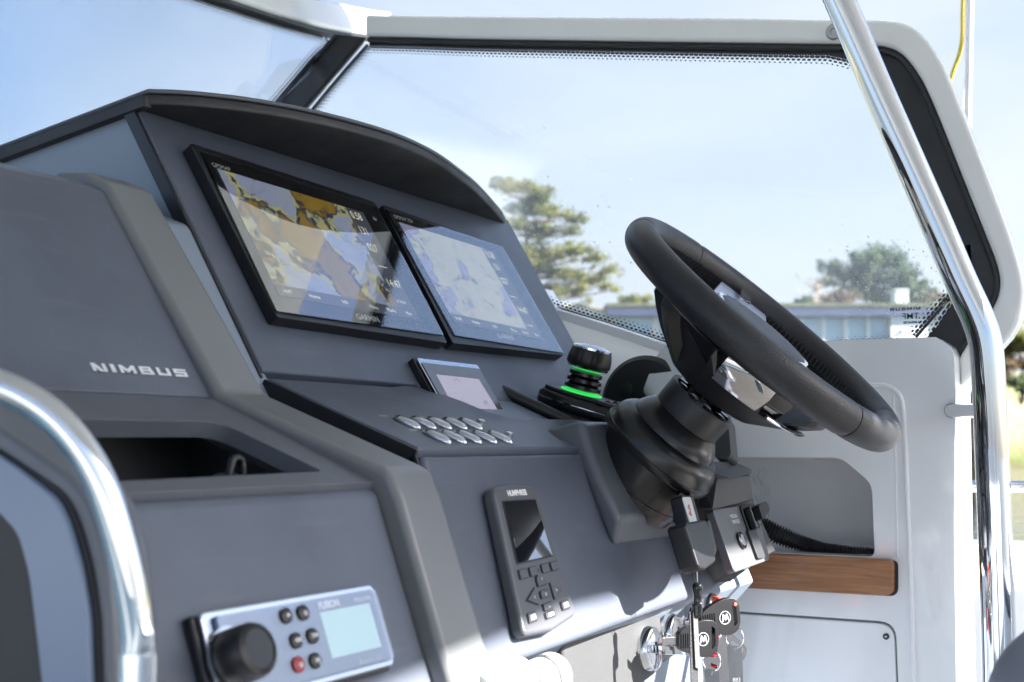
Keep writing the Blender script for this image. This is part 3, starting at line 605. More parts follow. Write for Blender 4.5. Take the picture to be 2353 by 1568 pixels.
# sloping ledge with the open tray
hole = AB(Tl, [(120, 962), (500, 966), (745, 1083), (300, 1104), (60, 1112)])
hole = [(max(q[0], XA + .012), q[1]) for q in hole]
hole[1] = Tl.ab(503, 968); hole[2] = Tl.ab(742, 1083)
hole = rnd(hole, [.004, .02, .006, .004, .004], 4)
plate('ledge', Tl, [(XA, .002), (XL - .0, .002), (XL - .0, t2 - .002), (XA, t2 - .002)], -.014, 0, GREY2, con, holes=[hole], bevel=.0015)
# tray interior
tb = [(.60, 1.0), (.60, .93), (.75, .93), (.75, 1.06)]
mesh('tray_lining', [V((x, y, z)) for x in (XA, XL - .01) for y, z in tb], [[0, 1, 5, 4], [1, 2, 6, 5], [2, 3, 7, 6], [4, 5, 6, 7], [0, 1, 2, 3]], DGREY, con, smooth=False, solid=.002)
# passenger front panel
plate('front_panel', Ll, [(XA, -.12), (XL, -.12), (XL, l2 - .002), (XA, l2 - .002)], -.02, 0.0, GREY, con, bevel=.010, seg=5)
# raised moulding between the sections
def strip(name, pts, x0, x1, depth, m, bev, **k):
    outer = pts; back_ = [(y + depth, z - depth * .3) for y, z in pts][::-1]
    return plate(name, XF, outer + back_, x0, x1, m, con, bevel=bev, **k)
e = .010
mp = [(.93, 1.305), (.895, 1.30), (.868, 1.287), (.735 - e, 1.089 + e * .4), (.564 - e, 1.02 + e), (.552 - e, 1.008), (.505 - e, .876), (.47, .70)]
strip('moulding', mp, XL - .002, XR, .12, mat('moulding_lit_grey', (.16, .165, .17), .32), .013, seg=5)  # light on the fillets put into the grey, so paler than the lid
mp2 = [(.96, 1.30), (.86, 1.262), (.752, 1.088), (.585, 1.02), (.535, .876), (.50, .70)]
strip('moulding_channel', mp2, XR - .02, X1 + .01, .1, MATS['console_side_sky_tint'], .006)

# NIMBUS lettering, wide block capitals
def nimbus(fr, w_, h_, m, parent, name='lettering', c0=0.0002, c1=.0012, mirror=False):
    t = .30
    G = {'N': [[(0, 0), (.0, 1), (.24, 1), (.24, .0)], [(.24, 1), (.5, .62), (.76, .0), (.5, .0), (.24, .55)], [(.76, 0), (.76, 1), (1, 1), (1, 0)]],
         'I': [[(.0, 0), (.0, 1), (.3, 1), (.3, 0)]],
         'M': [[(0, 0), (0, 1), (.2, 1), (.2, 0)], [(.2, 1), (.5, .5), (.5, .05), (.2, .5)], [(.5, .5), (.8, 1), (.8, .5), (.5, .05)], [(.8, 0), (.8, 1), (1, 1), (1, 0)]],
         'B': [[(0, 0), (0, 1), (.25, 1), (.25, 0)], [(.25, .76), (.25, 1), (.9, 1), (.9, .76)], [(.25, .38), (.25, .6), (.95, .6), (.95, .38)], [(.25, 0), (.25, .22), (1, .22), (1, 0)], [(.7, .6), (.7, .76), (.9, .76), (.9, .6)], [(.76, .22), (.76, .38), (1, .38), (1, .22)]],
         'U': [[(0, 0), (0, 1), (.25, 1), (.25, 0)], [(.25, 0), (.25, .26), (.75, .26), (.75, 0)], [(.75, 0), (.75, 1), (1, 1), (1, 0)]],
         'S': [[(0, .74), (0, 1), (1, 1), (1, .74)], [(0, .4), (0, .74), (.25, .74), (.25, .4)], [(.25, .4), (.25, .62), (1, .62), (1, .4)], [(.75, .0), (.75, .4), (1, .4), (1, 0)], [(0, 0), (0, .24), (.75, .24), (.75, 0)]]}
    W = {'N': 1, 'I': .3, 'M': 1.15, 'B': 1, 'U': 1, 'S': 1}; gap = .32; tot = sum(W[c] for c in 'NIMBUS') + gap * 5; x = 0; vs = []; fs = []
    for ch in 'NIMBUS':
        for poly in G[ch]:
            k = len(vs); n = len(poly); sc = w_ / tot
            pp = [((x + q[0] * (W[ch] if ch != 'I' else 1)) * sc, q[1] * h_) for q in poly]
            if mirror: pp = [(w_ - a, b) for a, b in pp]
            vs += [fr.p(a, b, c0) for a, b in pp] + [fr.p(a, b, c1) for a, b in pp]
            fs += [list(range(k, k + n)), list(range(k + n, k + 2 * n))] + [[k + i, k + (i + 1) % n, k + (i + 1) % n + n, k + i + n] for i in range(n)]
        x += W[ch] + gap
    return mesh(name, vs, fs, m, parent, smooth=False)
p0 = Sl.ab(213, 853); p1 = Sl.ab(430, 866)
nimbus(Sl.off(p0[0], p0[1] - .0005), p1[0] - p0[0], .0078, mat('silver_letters', (.75, .76, .78), .3, metal=.4), con)

# clip lying in the tray
cl = thing('cable_clip', 'small black plastic clip lying in the open dark tray', 'clip', (.66, .6, 1.0))
cq = aty(535, 1085, .625)
lathe('knob', Fr(cq + V((0, 0, -.012)), (1, 0, 0), (0, 1, .3)), soft([(0, .018), (.006, .016), (.010, .008)]), BLACK, cl, seg=20)
tube('loop', spline([cq + V((-.004, 0, -.004)), cq + V((.0, 0, .009)), cq + V((.009, 0, .008)), cq + V((.011, 0, -.004))], 5), .003, BLACK, cl, seg=8)

# ---- port cheek of the console with its inset panel
XC = .50
def yzx(L, x): return [(q.y, q.z) for q in (atx(px, py, x) for px, py in L)]
cheek = yzx([(-260, 800), (0, 985), (160, 1095), (203, 1150), (236, 1250), (255, 1400), (262, 1640), (262, 1900), (-260, 1900)], XC)
ck = thing('console_cheek', 'rounded grey port end of the console with inset panel tinted like reflected sky', 'console end', (.51, .7, 0))
prism('cheek_shell', rnd(cheek, [0, .0, .02, .015, .02, .02, 0, 0, 0]), XC, XC + .035, GREY2, ck, bevel=.004)
pan = yzx([(-250, 860), (0, 1032), (150, 1132), (183, 1190), (215, 1300), (232, 1420), (238, 1600), (236, 1900), (-250, 1900)], XC)
prism('seam', rnd(pan, [0, 0, .012, .012, .01, 0, 0, 0, 0]), XC - .002, XC + .002, BLACK, ck)
pan2 = yzx([(30, 1072), (126, 1146), (152, 1200), (182, 1305), (200, 1420), (206, 1600), (206, 1900), (130, 1900), (88, 1500), (66, 1320), (40, 1225), (-30, 1150), (-110, 1090), (-110, 980)], XC - .006)
prism('cheek_panel', rnd(pan2, .008), XC - .006, XC - .001, mat('sky_tint_panel', (.17, .22, .32), .25, spec=.6), ck, bevel=.003)  # blue in the base stands in for sky mirrored by grey gloss

# ---- foreground grab rail
gr = thing('grab_rail', 'polished steel grab rail curving down in the left foreground', 'rail', (.5, .45, 0))
path = [(-160, 838), (-50, 872), (40, 905), (120, 957), (185, 1030), (235, 1120), (272, 1230), (298, 1340), (314, 1440), (318, 1510), (312, 1580), (300, 1680), (290, 1900)]
tube('rail_tube', spline([atd(x, y, .63) for i, (x, y) in enumerate(path)], 8), .0083, CHROME, gr, seg=28)
j = atd(317, 1500, .63)
lathe('collar', Fr(j, (1, 0, 0), (0, 1, 0)), [(-.018, .0085), (-.018, .0092), (.0, .0092), (.0, .0085)], CHROME, gr, seg=28)

# ================================================================ INSTRUMENTS
def plotter(label, front, glassq, disp, mapm, texts, title, frac, split, knobpx, brandpx, digits):
    cz = .014
    f2 = AB(S, front, cz); g2 = AB(S, glassq, cz); d2 = AB(S, disp, cz - .0008)
    cen = S.p((f2[0][0] + f2[2][0]) / 2, (f2[0][1] + f2[2][1]) / 2, 0)
    t = thing('chart_plotter', label, 'chart plotter', cen, 'chart plotters side by side on the console')
    plate('housing', S, rnd(f2, .004, 3), 0.0005, cz, BLACK, t, bevel=.0022, seg=3)
    plate('bezel', S, rnd(g2, .002, 2), cz + .0002, cz + .0010, GBLACK, t)
    q = [S.p(*d2[i], cz + .0016) for i in (3, 2, 1, 0)]          # BL BR TR TL
    BL, BR, TR, TL = q
    mixd = lambda u, v: BL.lerp(BR, u).lerp(TL.lerp(TR, u), v)
    quad('chart_picture', [mixd(0, .09), mixd(frac, .09), mixd(frac, 1), mixd(0, 1)], mapm, t)
    quad('info_bar', [mixd(frac, .09), mixd(1, .09), mixd(1, 1), mixd(frac, 1)], INFO, t)
    quad('menu_bar', [BL, BR, mixd(1, .09), mixd(0, .09)], INFO, t)
    up = (TL - BL).normalized(); ri = (BR - BL).normalized()
    for s, v, sz in digits:
        o = mixd(frac + .012, v); text('digits', Fr(o, ri, up), s, sz, LCDY, t, sx=.8, c=.0004)
    for s, u in (('14:47', .03), ('Home', .2), ('Info', .42), ('Menu', .62), ('Marks', .75), ('Man', .9)):
        text('menu_text', Fr(mixd(u, .03), ri, up), s, .007, LCDY, t, c=.0004)
    a, b = S.ab(*title[1], cz); text('lettering', S.off(a, b), title[0], .0085, LETW, t, sx=.9, c=cz + .0016)
    a, b = S.ab(*brandpx, cz); text('lettering', S.off(a, b), 'GARMIN', .0105, LETW, t, sx=1.05, c=cz + .0016, align='CENTER', bold=.0002)
    a, b = S.ab(*knobpx, cz); pf = S.off(a, b, cz + .0012)
    lathe('power_button', pf, [(0, .0042), (.0012, .0042), (.0014, .003)], CHROME2, t, seg=20)
    # card slot door near the lower right corner
    c_ = AB(S, split, cz); plate('card_door', S, rnd(c_, .001, 1), cz + .0011, cz + .0018, GBLACK, t)
    gl = plate('cover_glass', S, rnd(g2, .002, 2), cz + .0022, cz + .0024, SGL, t)
    return t
LR = [(0.58, .93, .017), (131, .79, .017)]
plotter('left chart plotter showing an ochre chart with digits 0.58, nearer the glovebox', [(437, 328), (861, 464), (1029, 789), (637, 729)], [(459, 350), (864, 477), (1017, 773), (633, 718)],
        [(495, 390), (831, 491), (963, 739), (639, 683)], MAP0, None, ('GPSMAP', (487, 385)), .86, [(955, 684), (975, 688), (1013, 768), (998, 765)], (858, 504), (846, 739),
        [('0.58', .90, .016), ('131', .76, .016), ('027', .60, .016), ('-----', .44, .014), ('14:47', .28, .016), ('57 39.567', .13, .006)])
plotter('right chart plotter with pale blue harbour chart, beside the joystick', [(877, 470), (1151, 563), (1297, 817), (1041, 789)], [(884, 482), (1153, 569), (1292, 813), (1043, 773)],
        [(913, 513), (1133, 581), (1249, 785), (1041, 743)], MAP1, None, ('GPSMAP XSV', (905, 503)), .85, [(1238, 737), (1251, 739), (1289, 808), (1277, 806)], (1154, 590), (1162, 781),
        [('0.58', .90, .016), ('131', .76, .016), ('027', .60, .016), ('-----', .44, .014), ('14:47', .28, .016), ('57 39.567', .13, .006)])
# small engine display
cz = .012
f2 = AB(S, [(958, 822), (1097, 838), (1160, 950), (1034, 950)], cz); f2 = [f2[0], f2[1], (f2[1][0] + .004, f2[1][1] - .095), (f2[0][0] + .004, f2[0][1] - .095)]
ed = thing('engine_display', 'small square engine display with silver rim below the plotters', 'display', S.p(*f2[3]))
plate('housing', S, rnd([(a - .004, b + .002) if i in (0, 3) else (a, b + .002) for i, (a, b) in enumerate(f2)], .003, 2), .0005, cz - .003, BLACK, ed, bevel=.001)
plate('rim', S, rnd(f2, .003, 3), cz - .002, cz, ALU, ed, bevel=.0008)
ins = [(f2[0][0] + .003, f2[0][1] - .007), (f2[1][0] - .0025, f2[1][1] - .007), (f2[2][0] - .0025, f2[2][1] + .003), (f2[3][0] + .003, f2[3][1] + .003)]
plate('glass', S, rnd(ins, .001, 1), cz + .0002, cz + .001, mat('warm_grey_glass', (.16, .15, .14), .12, spec=1), ed)
d2 = AB(S, [(1000, 862), (1098, 873)], cz); quad('display', [S.p(d2[0][0], d2[0][1] - .075, cz + .0014), S.p(d2[1][0] + .01, d2[1][1] - .075, cz + .0014), S.p(d2[1][0], d2[1][1], cz + .0014), S.p(d2[0][0], d2[0][1], cz + .0014)], LCDG, ed)
for (px, py, s) in ((1042, 878, '12  10'), (1062, 930, '000'), (1112, 930, '000'), (1030, 900, '. : . : .'), (1045, 915, ': . : . :')):
    a, b = S.ab(px, py, cz); text('digits', S.off(a, b), s, .006, LETG, ed, c=cz + .0018)

# chrome rocker switches on the shelf
def oval(fr, a, b, parent):
    vs = []; N = 20; prof = [(0, 1), (.0015, 1.02), (.0035, .95), (.0052, .72), (.0058, .3), (.0059, .001)]
    for c, s in prof:
        for i in range(N): t = 2 * math.pi * i / N; vs.append(fr.p(a + .0062 * s * math.cos(t), b + .0155 * s * math.sin(t), c))
    fs = [[j * N + i, j * N + (i + 1) % N, (j + 1) * N + (i + 1) % N, (j + 1) * N + i] for j in range(len(prof) - 1) for i in range(N)]
    return mesh('switch_button', vs, fs, ALU, parent, ang=60)
def rowpx(p, q, n): return [(p[0] + (q[0] - p[0]) * i / (n - 1), p[1] + (q[1] - p[1]) * i / (n - 1)) for i in range(n)]
for row, dot in ((rowpx((938, 966), (1083, 970), 5), (1105, 968)), (rowpx((1007, 999), (1150, 1000), 5), (1170, 997))):
    for k, (px, py) in enumerate(row):
        a, b = T.ab(px, py, .004); oval(T, a, b, sw)
        text('lettering', T.off(a - .016, b + .0195), ('HORN', 'NAV', 'ANCHOR', 'WIPER', 'PUMP')[k], .0045, LETW, sw, c=.0004)
        mesh('rocker_well', [T.p(a + .0075 * math.cos(t * .314), b + .017 * math.sin(t * .314), .0006) for t in range(20)], [list(range(20))], BLACK, sw, smooth=False)
    a, b = T.ab(*dot, .003); lathe('button', T.off(a, b), [(0, .0042), (.004, .0042), (.005, .003), (.0052, .0002)], CHROME, sw, seg=18)

# ---- joystick
jb = atx(1335, 905, 1.44)
J = Fr((jb.x, jb.y, jb.z), (1, 0, 0), (0, .97, .28))
js = thing('joystick', 'black docking joystick with ribbed bellows and glowing green ring', 'joystick', J.o)
bp = rnd([(-.045, -.085), (.045, -.085), (.048, .02), (.03, .052), (-.03, .052), (-.048, .02)], .03, 6)
bp = [(a * .8, b) for a, b in bp]
plate('base', J, bp, -.026, -.004, BLACK, js, bevel=.008, seg=4)
plate('base_trim', J, [(a * 1.004, b * 1.004) for a, b in bp], -.0145, -.0132, CHROME, js)
plate('base_top', J, [(a * .86, b * .9) for a, b in bp], -.006, .001, BLACK, js, bevel=.004, seg=3)
lathe('light_ring', J, [(.001, .0272), (.0026, .0272), (.0032, .022)], GRN, js, seg=40)
pr = []
for k in range(3): z0 = .005 + k * .0085; rr_ = .0238 - k * .0012; pr += [(z0, rr_ - .004), (z0 + .0015, rr_), (z0 + .006, rr_), (z0 + .0075, rr_ - .004)]
lathe('bellows', J, pr, RUB, js, seg=36)
lathe('light_ring', J, [(.0314, .0190), (.0318, .0200), (.0322, .0190)], GRN, js, seg=40)
lathe('chrome_collar', J, [(.032, .019), (.0335, .0262), (.0355, .0275)], CHROME, js, seg=40)
def knob(fr, z0, z1, r0, r1, m, parent, lobes=10, name='knob'):
    vs = []; N = 80; prof = [(z0, r0 * .9, 0), (z0 + .004, r0, .3), (z0 + (z1 - z0) * .5, r0 * .99, 1), (z1 - .004, r1, .6), (z1, r1 * .93, 0)]
    for c, r, k in prof:
        for i in range(N):
            t = 2 * math.pi * i / N; q = abs(math.sin(t * lobes / 2)); rr = r * (1 - .045 * k * (1 - min(1, q * 4)))
            vs.append(fr.p(rr * math.cos(t), rr * math.sin(t), c))
    fs = [[j * N + i, j * N + (i + 1) % N, (j + 1) * N + (i + 1) % N, (j + 1) * N + i] for j in range(4) for i in range(N)] + [list(range(N)), list(range(4 * N, 5 * N))]
    return mesh(name, vs, fs, m, parent, ang=50)
knob(J, .0345, .060, .0285, .0262, BLACK, js)
lathe('top_rim', J, [(.058, .0255), (.0605, .0255), (.0615, .0235)], CHROME, js, seg=40)
lathe('top_cap', J, [(.0605, .0238), (.0635, .016), (.0642, .0003)], ALU, js, seg=40)
for i, (a, b) in enumerate(((-.013, -.05), (.010, -.05), (-.002, -.066))): box('button', J, a - .008, a + .008, b - .005, b + .005, .001, .0022, GBLACK, js, bevel=.0005); box('marking', J, a - .004, a + .004, b - .001, b + .001, .0023, .0026, LETW, js, bevel=0)
# slab under the joystick
sl_ = plate('joystick_mount', J, rnd([(-.07, -.13), (.09, -.13), (.09, .065), (-.055, .065)], .02), -.045, -.0305, GREY2, con, bevel=.004)

# ---- throttle: round black side housing and chrome lever behind the wheel
th = thing('throttle_control', 'black and chrome engine throttle lever half hidden behind the wheel', 'throttle', (1.58, .55, 1.05))
tc_ = atx(1478, 925, 1.56)
TF = Fr(tc_, (0, -1, 0), (0, 0, 1))           # normal points to port (-x)
lathe('housing', TF, [(-.05, .05), (-.05, .062), (-.006, .064), (0, .058), (.003, .0)], BLACK, th, seg=48)
lathe('screw_cap', TF.off(-.025, .018), [(.0, .01), (.003, .01), (.0035, .008)], BLACK, th, seg=20)
TF = Fr(TF.o, (0, -1, 0), (.38, 0, 1)); lev = [TF.ab(x, y, .01) for x, y in ((1472, 912), (1502, 832), (1530, 790), (1590, 800), (1600, 915), (1555, 945))]
plate('lever', TF, rnd(lev, .012), -.035, .012, GBLACK, th, bevel=.006, seg=3)
plate('lever_face', TF, rnd([(a * .96 + .002, b * .96 + .002) for a, b in lev], .012), .0125, .0145, ALU, th, bevel=.001)
tg = [TF.ab(x, y, .0) for x, y in ((1640, 935), (1672, 955), (1680, 1045), (1668, 1058), (1640, 1052))]
plate('handle', TF, rnd(tg, .008), -.03, 0, TEXG, th, bevel=.006)

# ================================================================ STEERING
al = .827; WN = V((.034 * math.cos(al), -math.cos(al), math.sin(al))).normalized(); KW = .96; WC = EYE + (V((1.370, .438, 1.178)) - EYE) * KW
W = Fr(WC, V((1, 0, 0)) - WN * WN.x, WN.cross(V((1, 0, 0))), KW)
RW, rw = .175, .0175
wh = thing('steering_wheel', 'black leather steering wheel with chrome spoke trim, tilted towards the helm seat', 'steering wheel', WC)
def rimseg(name, a0, a1, r, m, parent, n=48):
    P = [W.p(RW * math.cos(a0 + (a1 - a0) * i / n), RW * math.sin(a0 + (a1 - a0) * i / n)) for i in range(n + 1)]
    return tube(name, P, [KW * r * (.96 if i in (0, n) else 1) for i in range(n + 1)], m, parent, seg=28, flat=1.12, upv=tuple(WN))
# four leather sections with a narrow seam between them
seams = [R(-62), R(62), R(118), R(242)]
for i in range(4):
    a0 = seams[i]; a1 = seams[(i + 1) % 4] + (2 * math.pi if i == 3 else 0)
    rimseg('rim_section', a0 + .004, a1 - .004, rw, LEA, wh)
tube('rim_core', [W.p(RW * math.cos(t * .0982), RW * math.sin(t * .0982)) for t in range(64)], rw * .93 * KW, BLACK, wh, closed=True, seg=20)
# cross stitching on the inner side of the rim
st = []
THR = mat('black_thread', (.035, .035, .037), .5)
for i in range(150):
    t = 2 * math.pi * i / 150
    for s in (-1, 1):
        p = []
        for k in range(3):
            tt = t + s * (k - 1) * .011; ph = math.pi - (k - 1) * .32 - .25
            rr = RW + (rw + .0007) * math.cos(ph); hh = (rw * 1.12 + .0007) * math.sin(ph); p.append(W.p(rr * math.cos(tt), rr * math.sin(tt), -hh * 1 if s else hh))
        st.append(tube_geo(p, .0006, 4))
kind(bulk('stitching', st, THR, wh), 'stuff')
# hub and three spokes (back housing, front shell, chrome trim)
def spoke(ang, wid, name='spoke'):
    c, s = math.cos(ang), math.sin(ang); vs = []; fs = []; rows = [(.035, .95, -.030, -.006), (.07, .8, -.024, -.004), (.11, .7, -.014, -.003), (.150, .62, -.009, .0), (.166, .75, -.009, .003)]
    for r, wf_, c0, c1 in rows:
        for (q, cc) in ((-1, c0 + .006), (-.7, c0), (.7, c0), (1, c0 + .006), (1, c1 - .003), (.75, c1), (-.75, c1), (-1, c1 - .003)):
            x = r; y = q * wid * wf_; vs.append(W.p(x * c - y * s, x * s + y * c, cc))
    for j in range(len(rows) - 1):
        for i in range(8): fs.append([j * 8 + i, j * 8 + (i + 1) % 8, (j + 1) * 8 + (i + 1) % 8, (j + 1) * 8 + i])
    fs += [list(range(8)), list(range(len(rows) * 8 - 8, len(rows) * 8))]
    return mesh(name, vs, fs, LEA, wh, ang=60)
def trim(ang, wid, r0, r1, name='chrome_trim', m=None):
    c, s = math.cos(ang), math.sin(ang); pts = [(r0, -wid), (r1 - .01, -wid * .8), (r1, -wid * .5), (r1, wid * .5), (r1 - .01, wid * .8), (r0, wid)]
    return plate(name, W, [(x * c - y * s, x * s + y * c) for x, y in pts], -.004, .0035, m or CHROME, wh, bevel=.0025)
for an, wi in ((R(112), .030), (R(210), .03), (R(272), .032)): spoke(an, wi)
N = 120; rows = [(-.030, .125), (-.040, .124), (-.052, .112), (-.068, .092), (-.082, .070), (-.090, .058), (-.092, .040)]
vs = []
for k, (c, r) in enumerate(rows):
    for i in range(N):
        d = 360 * i / N; cut = max(0, min(1, (d - 186) / 8)) * max(0, min(1, (256 - d) / 8))
        if k < 3: c2 = c + (-.062 - c) * cut; r2 = r + (.098 - r) * cut
        else: c2, r2 = c, r
        hol = (122 < d < 139) or (150 < d < 184)
        if hol and 1 <= k <= 3: r2 -= .012; c2 += .006
        vs.append(W.p(r2 * math.cos(R(d)), r2 * math.sin(R(d)), c2))
fs = [[j * N + i, j * N + (i + 1) % N, (j + 1) * N + (i + 1) % N, (j + 1) * N + i] for j in range(len(rows) - 1) for i in range(N)] + [list(range(N)), list(range((len(rows) - 1) * N, len(rows) * N))]
mesh('back_housing', vs, fs, LEA, wh, ang=30)
def wall(name, d0, d1, c0, c1, r0, r1, m, n=20):
    v = []; rings = [(0, 0), (.25, .004), (.5, .0062), (.75, .0045), (1, 0), (1, -.006), (0, -.006)]; q = len(rings)
    for i in range(n + 1):
        d = R(d0 + (d1 - d0) * i / n)
        for t, e_ in rings: r = r0 + (r1 - r0) * t + e_; v.append(W.p(r * math.cos(d), r * math.sin(d), c0 + (c1 - c0) * t))
    f = [[q * i + k, q * i + (k + 1) % q, q * i + q + (k + 1) % q, q * i + q + k] for i in range(n) for k in range(q)] + [list(range(q)), list(range(q * n, q * n + q))]
    return mesh(name, v, f, m, wh, ang=50)
wall('chrome_trim', 192, 226, -.061, -.02, .101, .106, mat('dimmed_chrome', (.42, .41, .4), .06, metal=1))  # chrome base darkened to stand for dimmer reflections
wall('dark_trim', 226.6, 242, -.061, -.012, .100, .106, GBLACK)
wall('chrome_strip', 230, 268, -.062, -.055, .104, .116, CHROME)
wall('hub_side', 140, 300, -.04, -.002, .075, .068, LEA)
lathe('chrome_ring', W, [(-.012, .0655), (.001, .0655), (.003, .064), (.003, .060)], CHROME, wh, seg=64)
lathe('hub_pad', W, soft([(-.01, .0605), (.001, .0605), (.004, .056), (.0055, .04), (.006, .0005)]), LEA, wh, seg=64)
sp = [W.ab(x, y) for x, y in ((1640, 668), (1672, 630), (1712, 634), (1746, 664), (1760, 692), (1764, 752))]
plate('silver_spoke_face', W, rnd(sp, [0, .01, .01, .012, .012, 0], 4), -.006, -.001, mat('sky_tint_satin', (.5, .55, .68), .38, metal=.6), wh, bevel=.0015)  # sky reflection put into the silver as a bluish base
ck_ = [W.ab(x, y, .004) for x, y in ((1702, 652), (1728, 664), (1722, 700), (1697, 692))]
plate('chrome_clip', W, rnd(ck_, .002, 2), -.001, .007, CHROME, wh, bevel=.002)

# ---- column
sc_ = thing('steering_column', 'black ribbed rubber steering column boot with splined collar', 'steering column', W.p(0, 0, -.28))
CF = Fr(W.p(0, 0, 0), W.u, W.v, KW)
lathe('collar', CF, [(-.134, .036), (-.134, .0428), (-.106, .0438), (-.104, .0428), (-.104, .0375), (-.110, .0365), (-.110, .02)], BLACK, sc_, seg=64)
for i in range(9):
    t = 2 * math.pi * i / 9 + .3; c, s = math.cos(t), math.sin(t); f = Fr(CF.p(c * .031, s * .031, -.112), W.u * c + W.v * s, W.v * c - W.u * s)
    box('spline_tooth', f, -.005, .005, -.005, .005, 0, .009, GBLACK, sc_, bevel=.001)
lathe('boot_neck', CF, [(-.132, .0395), (-.1335, .0418), (-.137, .0446), (-.141, .0482), (-.146, .0520), (-.151, .0550), (-.156, .0570), (-.162, .0580)], RUB, sc_, seg=96, ang=60)
lathe('boot_bulge', CF, [(-.1572, .0572), (-.1575, .0606), (-.1605, .0645), (-.165, .0683), (-.170, .0710), (-.176, .0729), (-.1825, .0736), (-.183, .0745), (-.1905, .0745), (-.192, .0735), (-.192, .067)], RUB, sc_, seg=96, ang=50)
lathe('boot_base', CF, [(-.190, .0668), (-.210, .0668), (-.228, .0658), (-.2285, .0672), (-.236, .0672), (-.2365, .0655), (-.248, .0645)], RUB, sc_, seg=96)
# tilt lever under the boot
a, b = 0, 0
TLF = Fr(CF.p(0.02, -.066, -.25), W.u, W.v)
tlp = [atx(x, y, 1.33) for x, y in ((1548, 1160), (1532, 1168), (1560, 1205), (1590, 1210), (1597, 1190), (1575, 1182))]
mesh('tilt_lever', [p + V((-.012, 0, 0)) for p in tlp] + [p + V((.016, .0, 0)) for p in tlp], [[0, 1, 2, 3, 4, 5], [11, 10, 9, 8, 7, 6]] + [[i, (i + 1) % 6, (i + 1) % 6 + 6, i + 6] for i in range(6)], DGREY, sc_, bevel=.002)

# ---- bracket around the column foot
lft = [atx(1338, 964, 1.222), atx(1372, 1075, 1.203), atx(1424, 1197, 1.198)]
rgt = [V((2.60 - p.x, p.y, p.z)) for p in lft]
topP = lft + rgt[::-1]
bb = L_.ab(1412, 1262)[1]; tb_ = T.ab(1245, 985)[1]
base_ = [T.p(1.226, tb_, -.003), L_.p(1.200, .155, -.003), L_.p(1.209, bb, -.003), L_.p(1.392, bb, -.003), L_.p(1.40, .155, -.003), T.p(1.375, tb_, -.003)]
mesh('column_bracket', topP + base_, [[0, 1, 4, 5], [1, 2, 3, 4], [11, 10, 7, 6], [10, 9, 8, 7]] + [[i, (i + 1) % 6, (i + 1) % 6 + 6, i + 6] for i in range(6)], GREY2, con, bevel=.009, seg=4)

# ================================================================ LOWER CONTROLS
# trim tab control unit on the lower panel
def hum():
    cz = .014
    pts = AB(L_, [(1135, 1122), (1228, 1117), (1325, 1395), (1308, 1440), (1213, 1462)], cz)
    a0 = (pts[0][0] + pts[4][0]) / 2; x0, x1 = pts[0][0] - .002, pts[1][0] + .004; y1 = pts[0][1]; y0 = pts[4][1]
    TLc = L_.ab(1132, 1120, cz); TRc = L_.ab(1232, 1118, cz); BRc = L_.ab(1327, 1412, cz); BLc = L_.ab(1205, 1462, cz)
    f = [TLc, ((TLc[0] + TRc[0]) / 2, TLc[1] + .003), TRc, BRc, ((BLc[0] + BRc[0]) / 2, (BLc[1] + BRc[1]) / 2 - .005), BLc]
    t = thing('trim_control', 'tall grey trim control unit with glossy screen and arrow keys', 'control unit', L_.p(*BLc, 0))
    GH = mat('control_case', (.085, .088, .1), .4, bump=.1, bscale=900)
    plate('case', L_, rnd(f, [.008, 0, .008, .008, 0, .008], 5), 0.0005, cz, GH, t, bevel=.004, seg=4)
    def q(u, v, c=cz):   # u,v within the front
        a = V(BLc).lerp(V(BRc), u); b = V(TLc).lerp(V(TRc), u); r = a.lerp(b, v); return (r.x, r.y)
    sc = [q(.13, .455), q(.87, .455), q(.87, .90), q(.13, .90)]
    plate('screen_bezel', L_, sc, cz + .0003, cz + .0006, BLACK, t)
    sc = [q(.16, .465), q(.85, .465), q(.85, .89), q(.16, .89)]
    plate('screen', L_, sc, cz + .0008, cz + .0014, HUMD, t)
    fu = Fr(L_.p(*q(.5, .5)), L_.u, L_.v)
    text('lettering', L_.off(*q(.5, .935)), 'HUMPHREE', .0072, LETW, t, sx=1.0, align='CENTER', c=cz + .0006, bold=.00035)
    KM = mat('key_pad', (.07, .075, .09), .4)
    def key(us, name='key', sym=None, lit=False):
        pl = [q(u, v) for u, v in us]; cx = sum(p[0] for p in pl) / len(pl); cy = sum(p[1] for p in pl) / len(pl)
        plate('key_gap', L_, rnd(pl, .0015, 2), cz + .0002, cz + .0006, BLACK, t)
        k = plate(name, L_, rnd([(cx + (a - cx) * .82, cy + (b - cy) * .86) for a, b in pl], .0012, 2), cz + .0004, cz + .0016, KM, t, bevel=.0004)
        if sym: text('marking', L_.off(cx, cy - .002), sym, .006, LETW, k, align='CENTER', c=cz + .0022)
        if lit: plate('marking', L_, [(cx + (a - cx) * .5, cy + (b - cy) * .45) for a, b in pl], cz + .0018, cz + .002, LETW, k)
    R4 = lambda u0, u1, v0, v1: [(u0, v0), (u1, v0), (u1, v1), (u0, v1)]
    for u in (.12, .32, .56, .75): key(R4(u, u + .17, .35, .42))
    key([(.40, .27), (.60, .27), (.60, .33), (.50, .40), (.40, .33)], sym='+')
    key([(.40, .10), (.60, .10), (.60, .155), (.40, .155)], sym='-')
    key([(.14, .21), (.36, .15), (.36, .285)], sym='<'); key([(.86, .21), (.64, .285), (.64, .15)], sym='>')
    key(R4(.41, .59, .185, .245), sym='o')
    key(R4(.10, .27, .06, .13), lit=True); key(R4(.40, .60, .045, .095), lit=True); key(R4(.73, .90, .06, .13), lit=True)
hum()
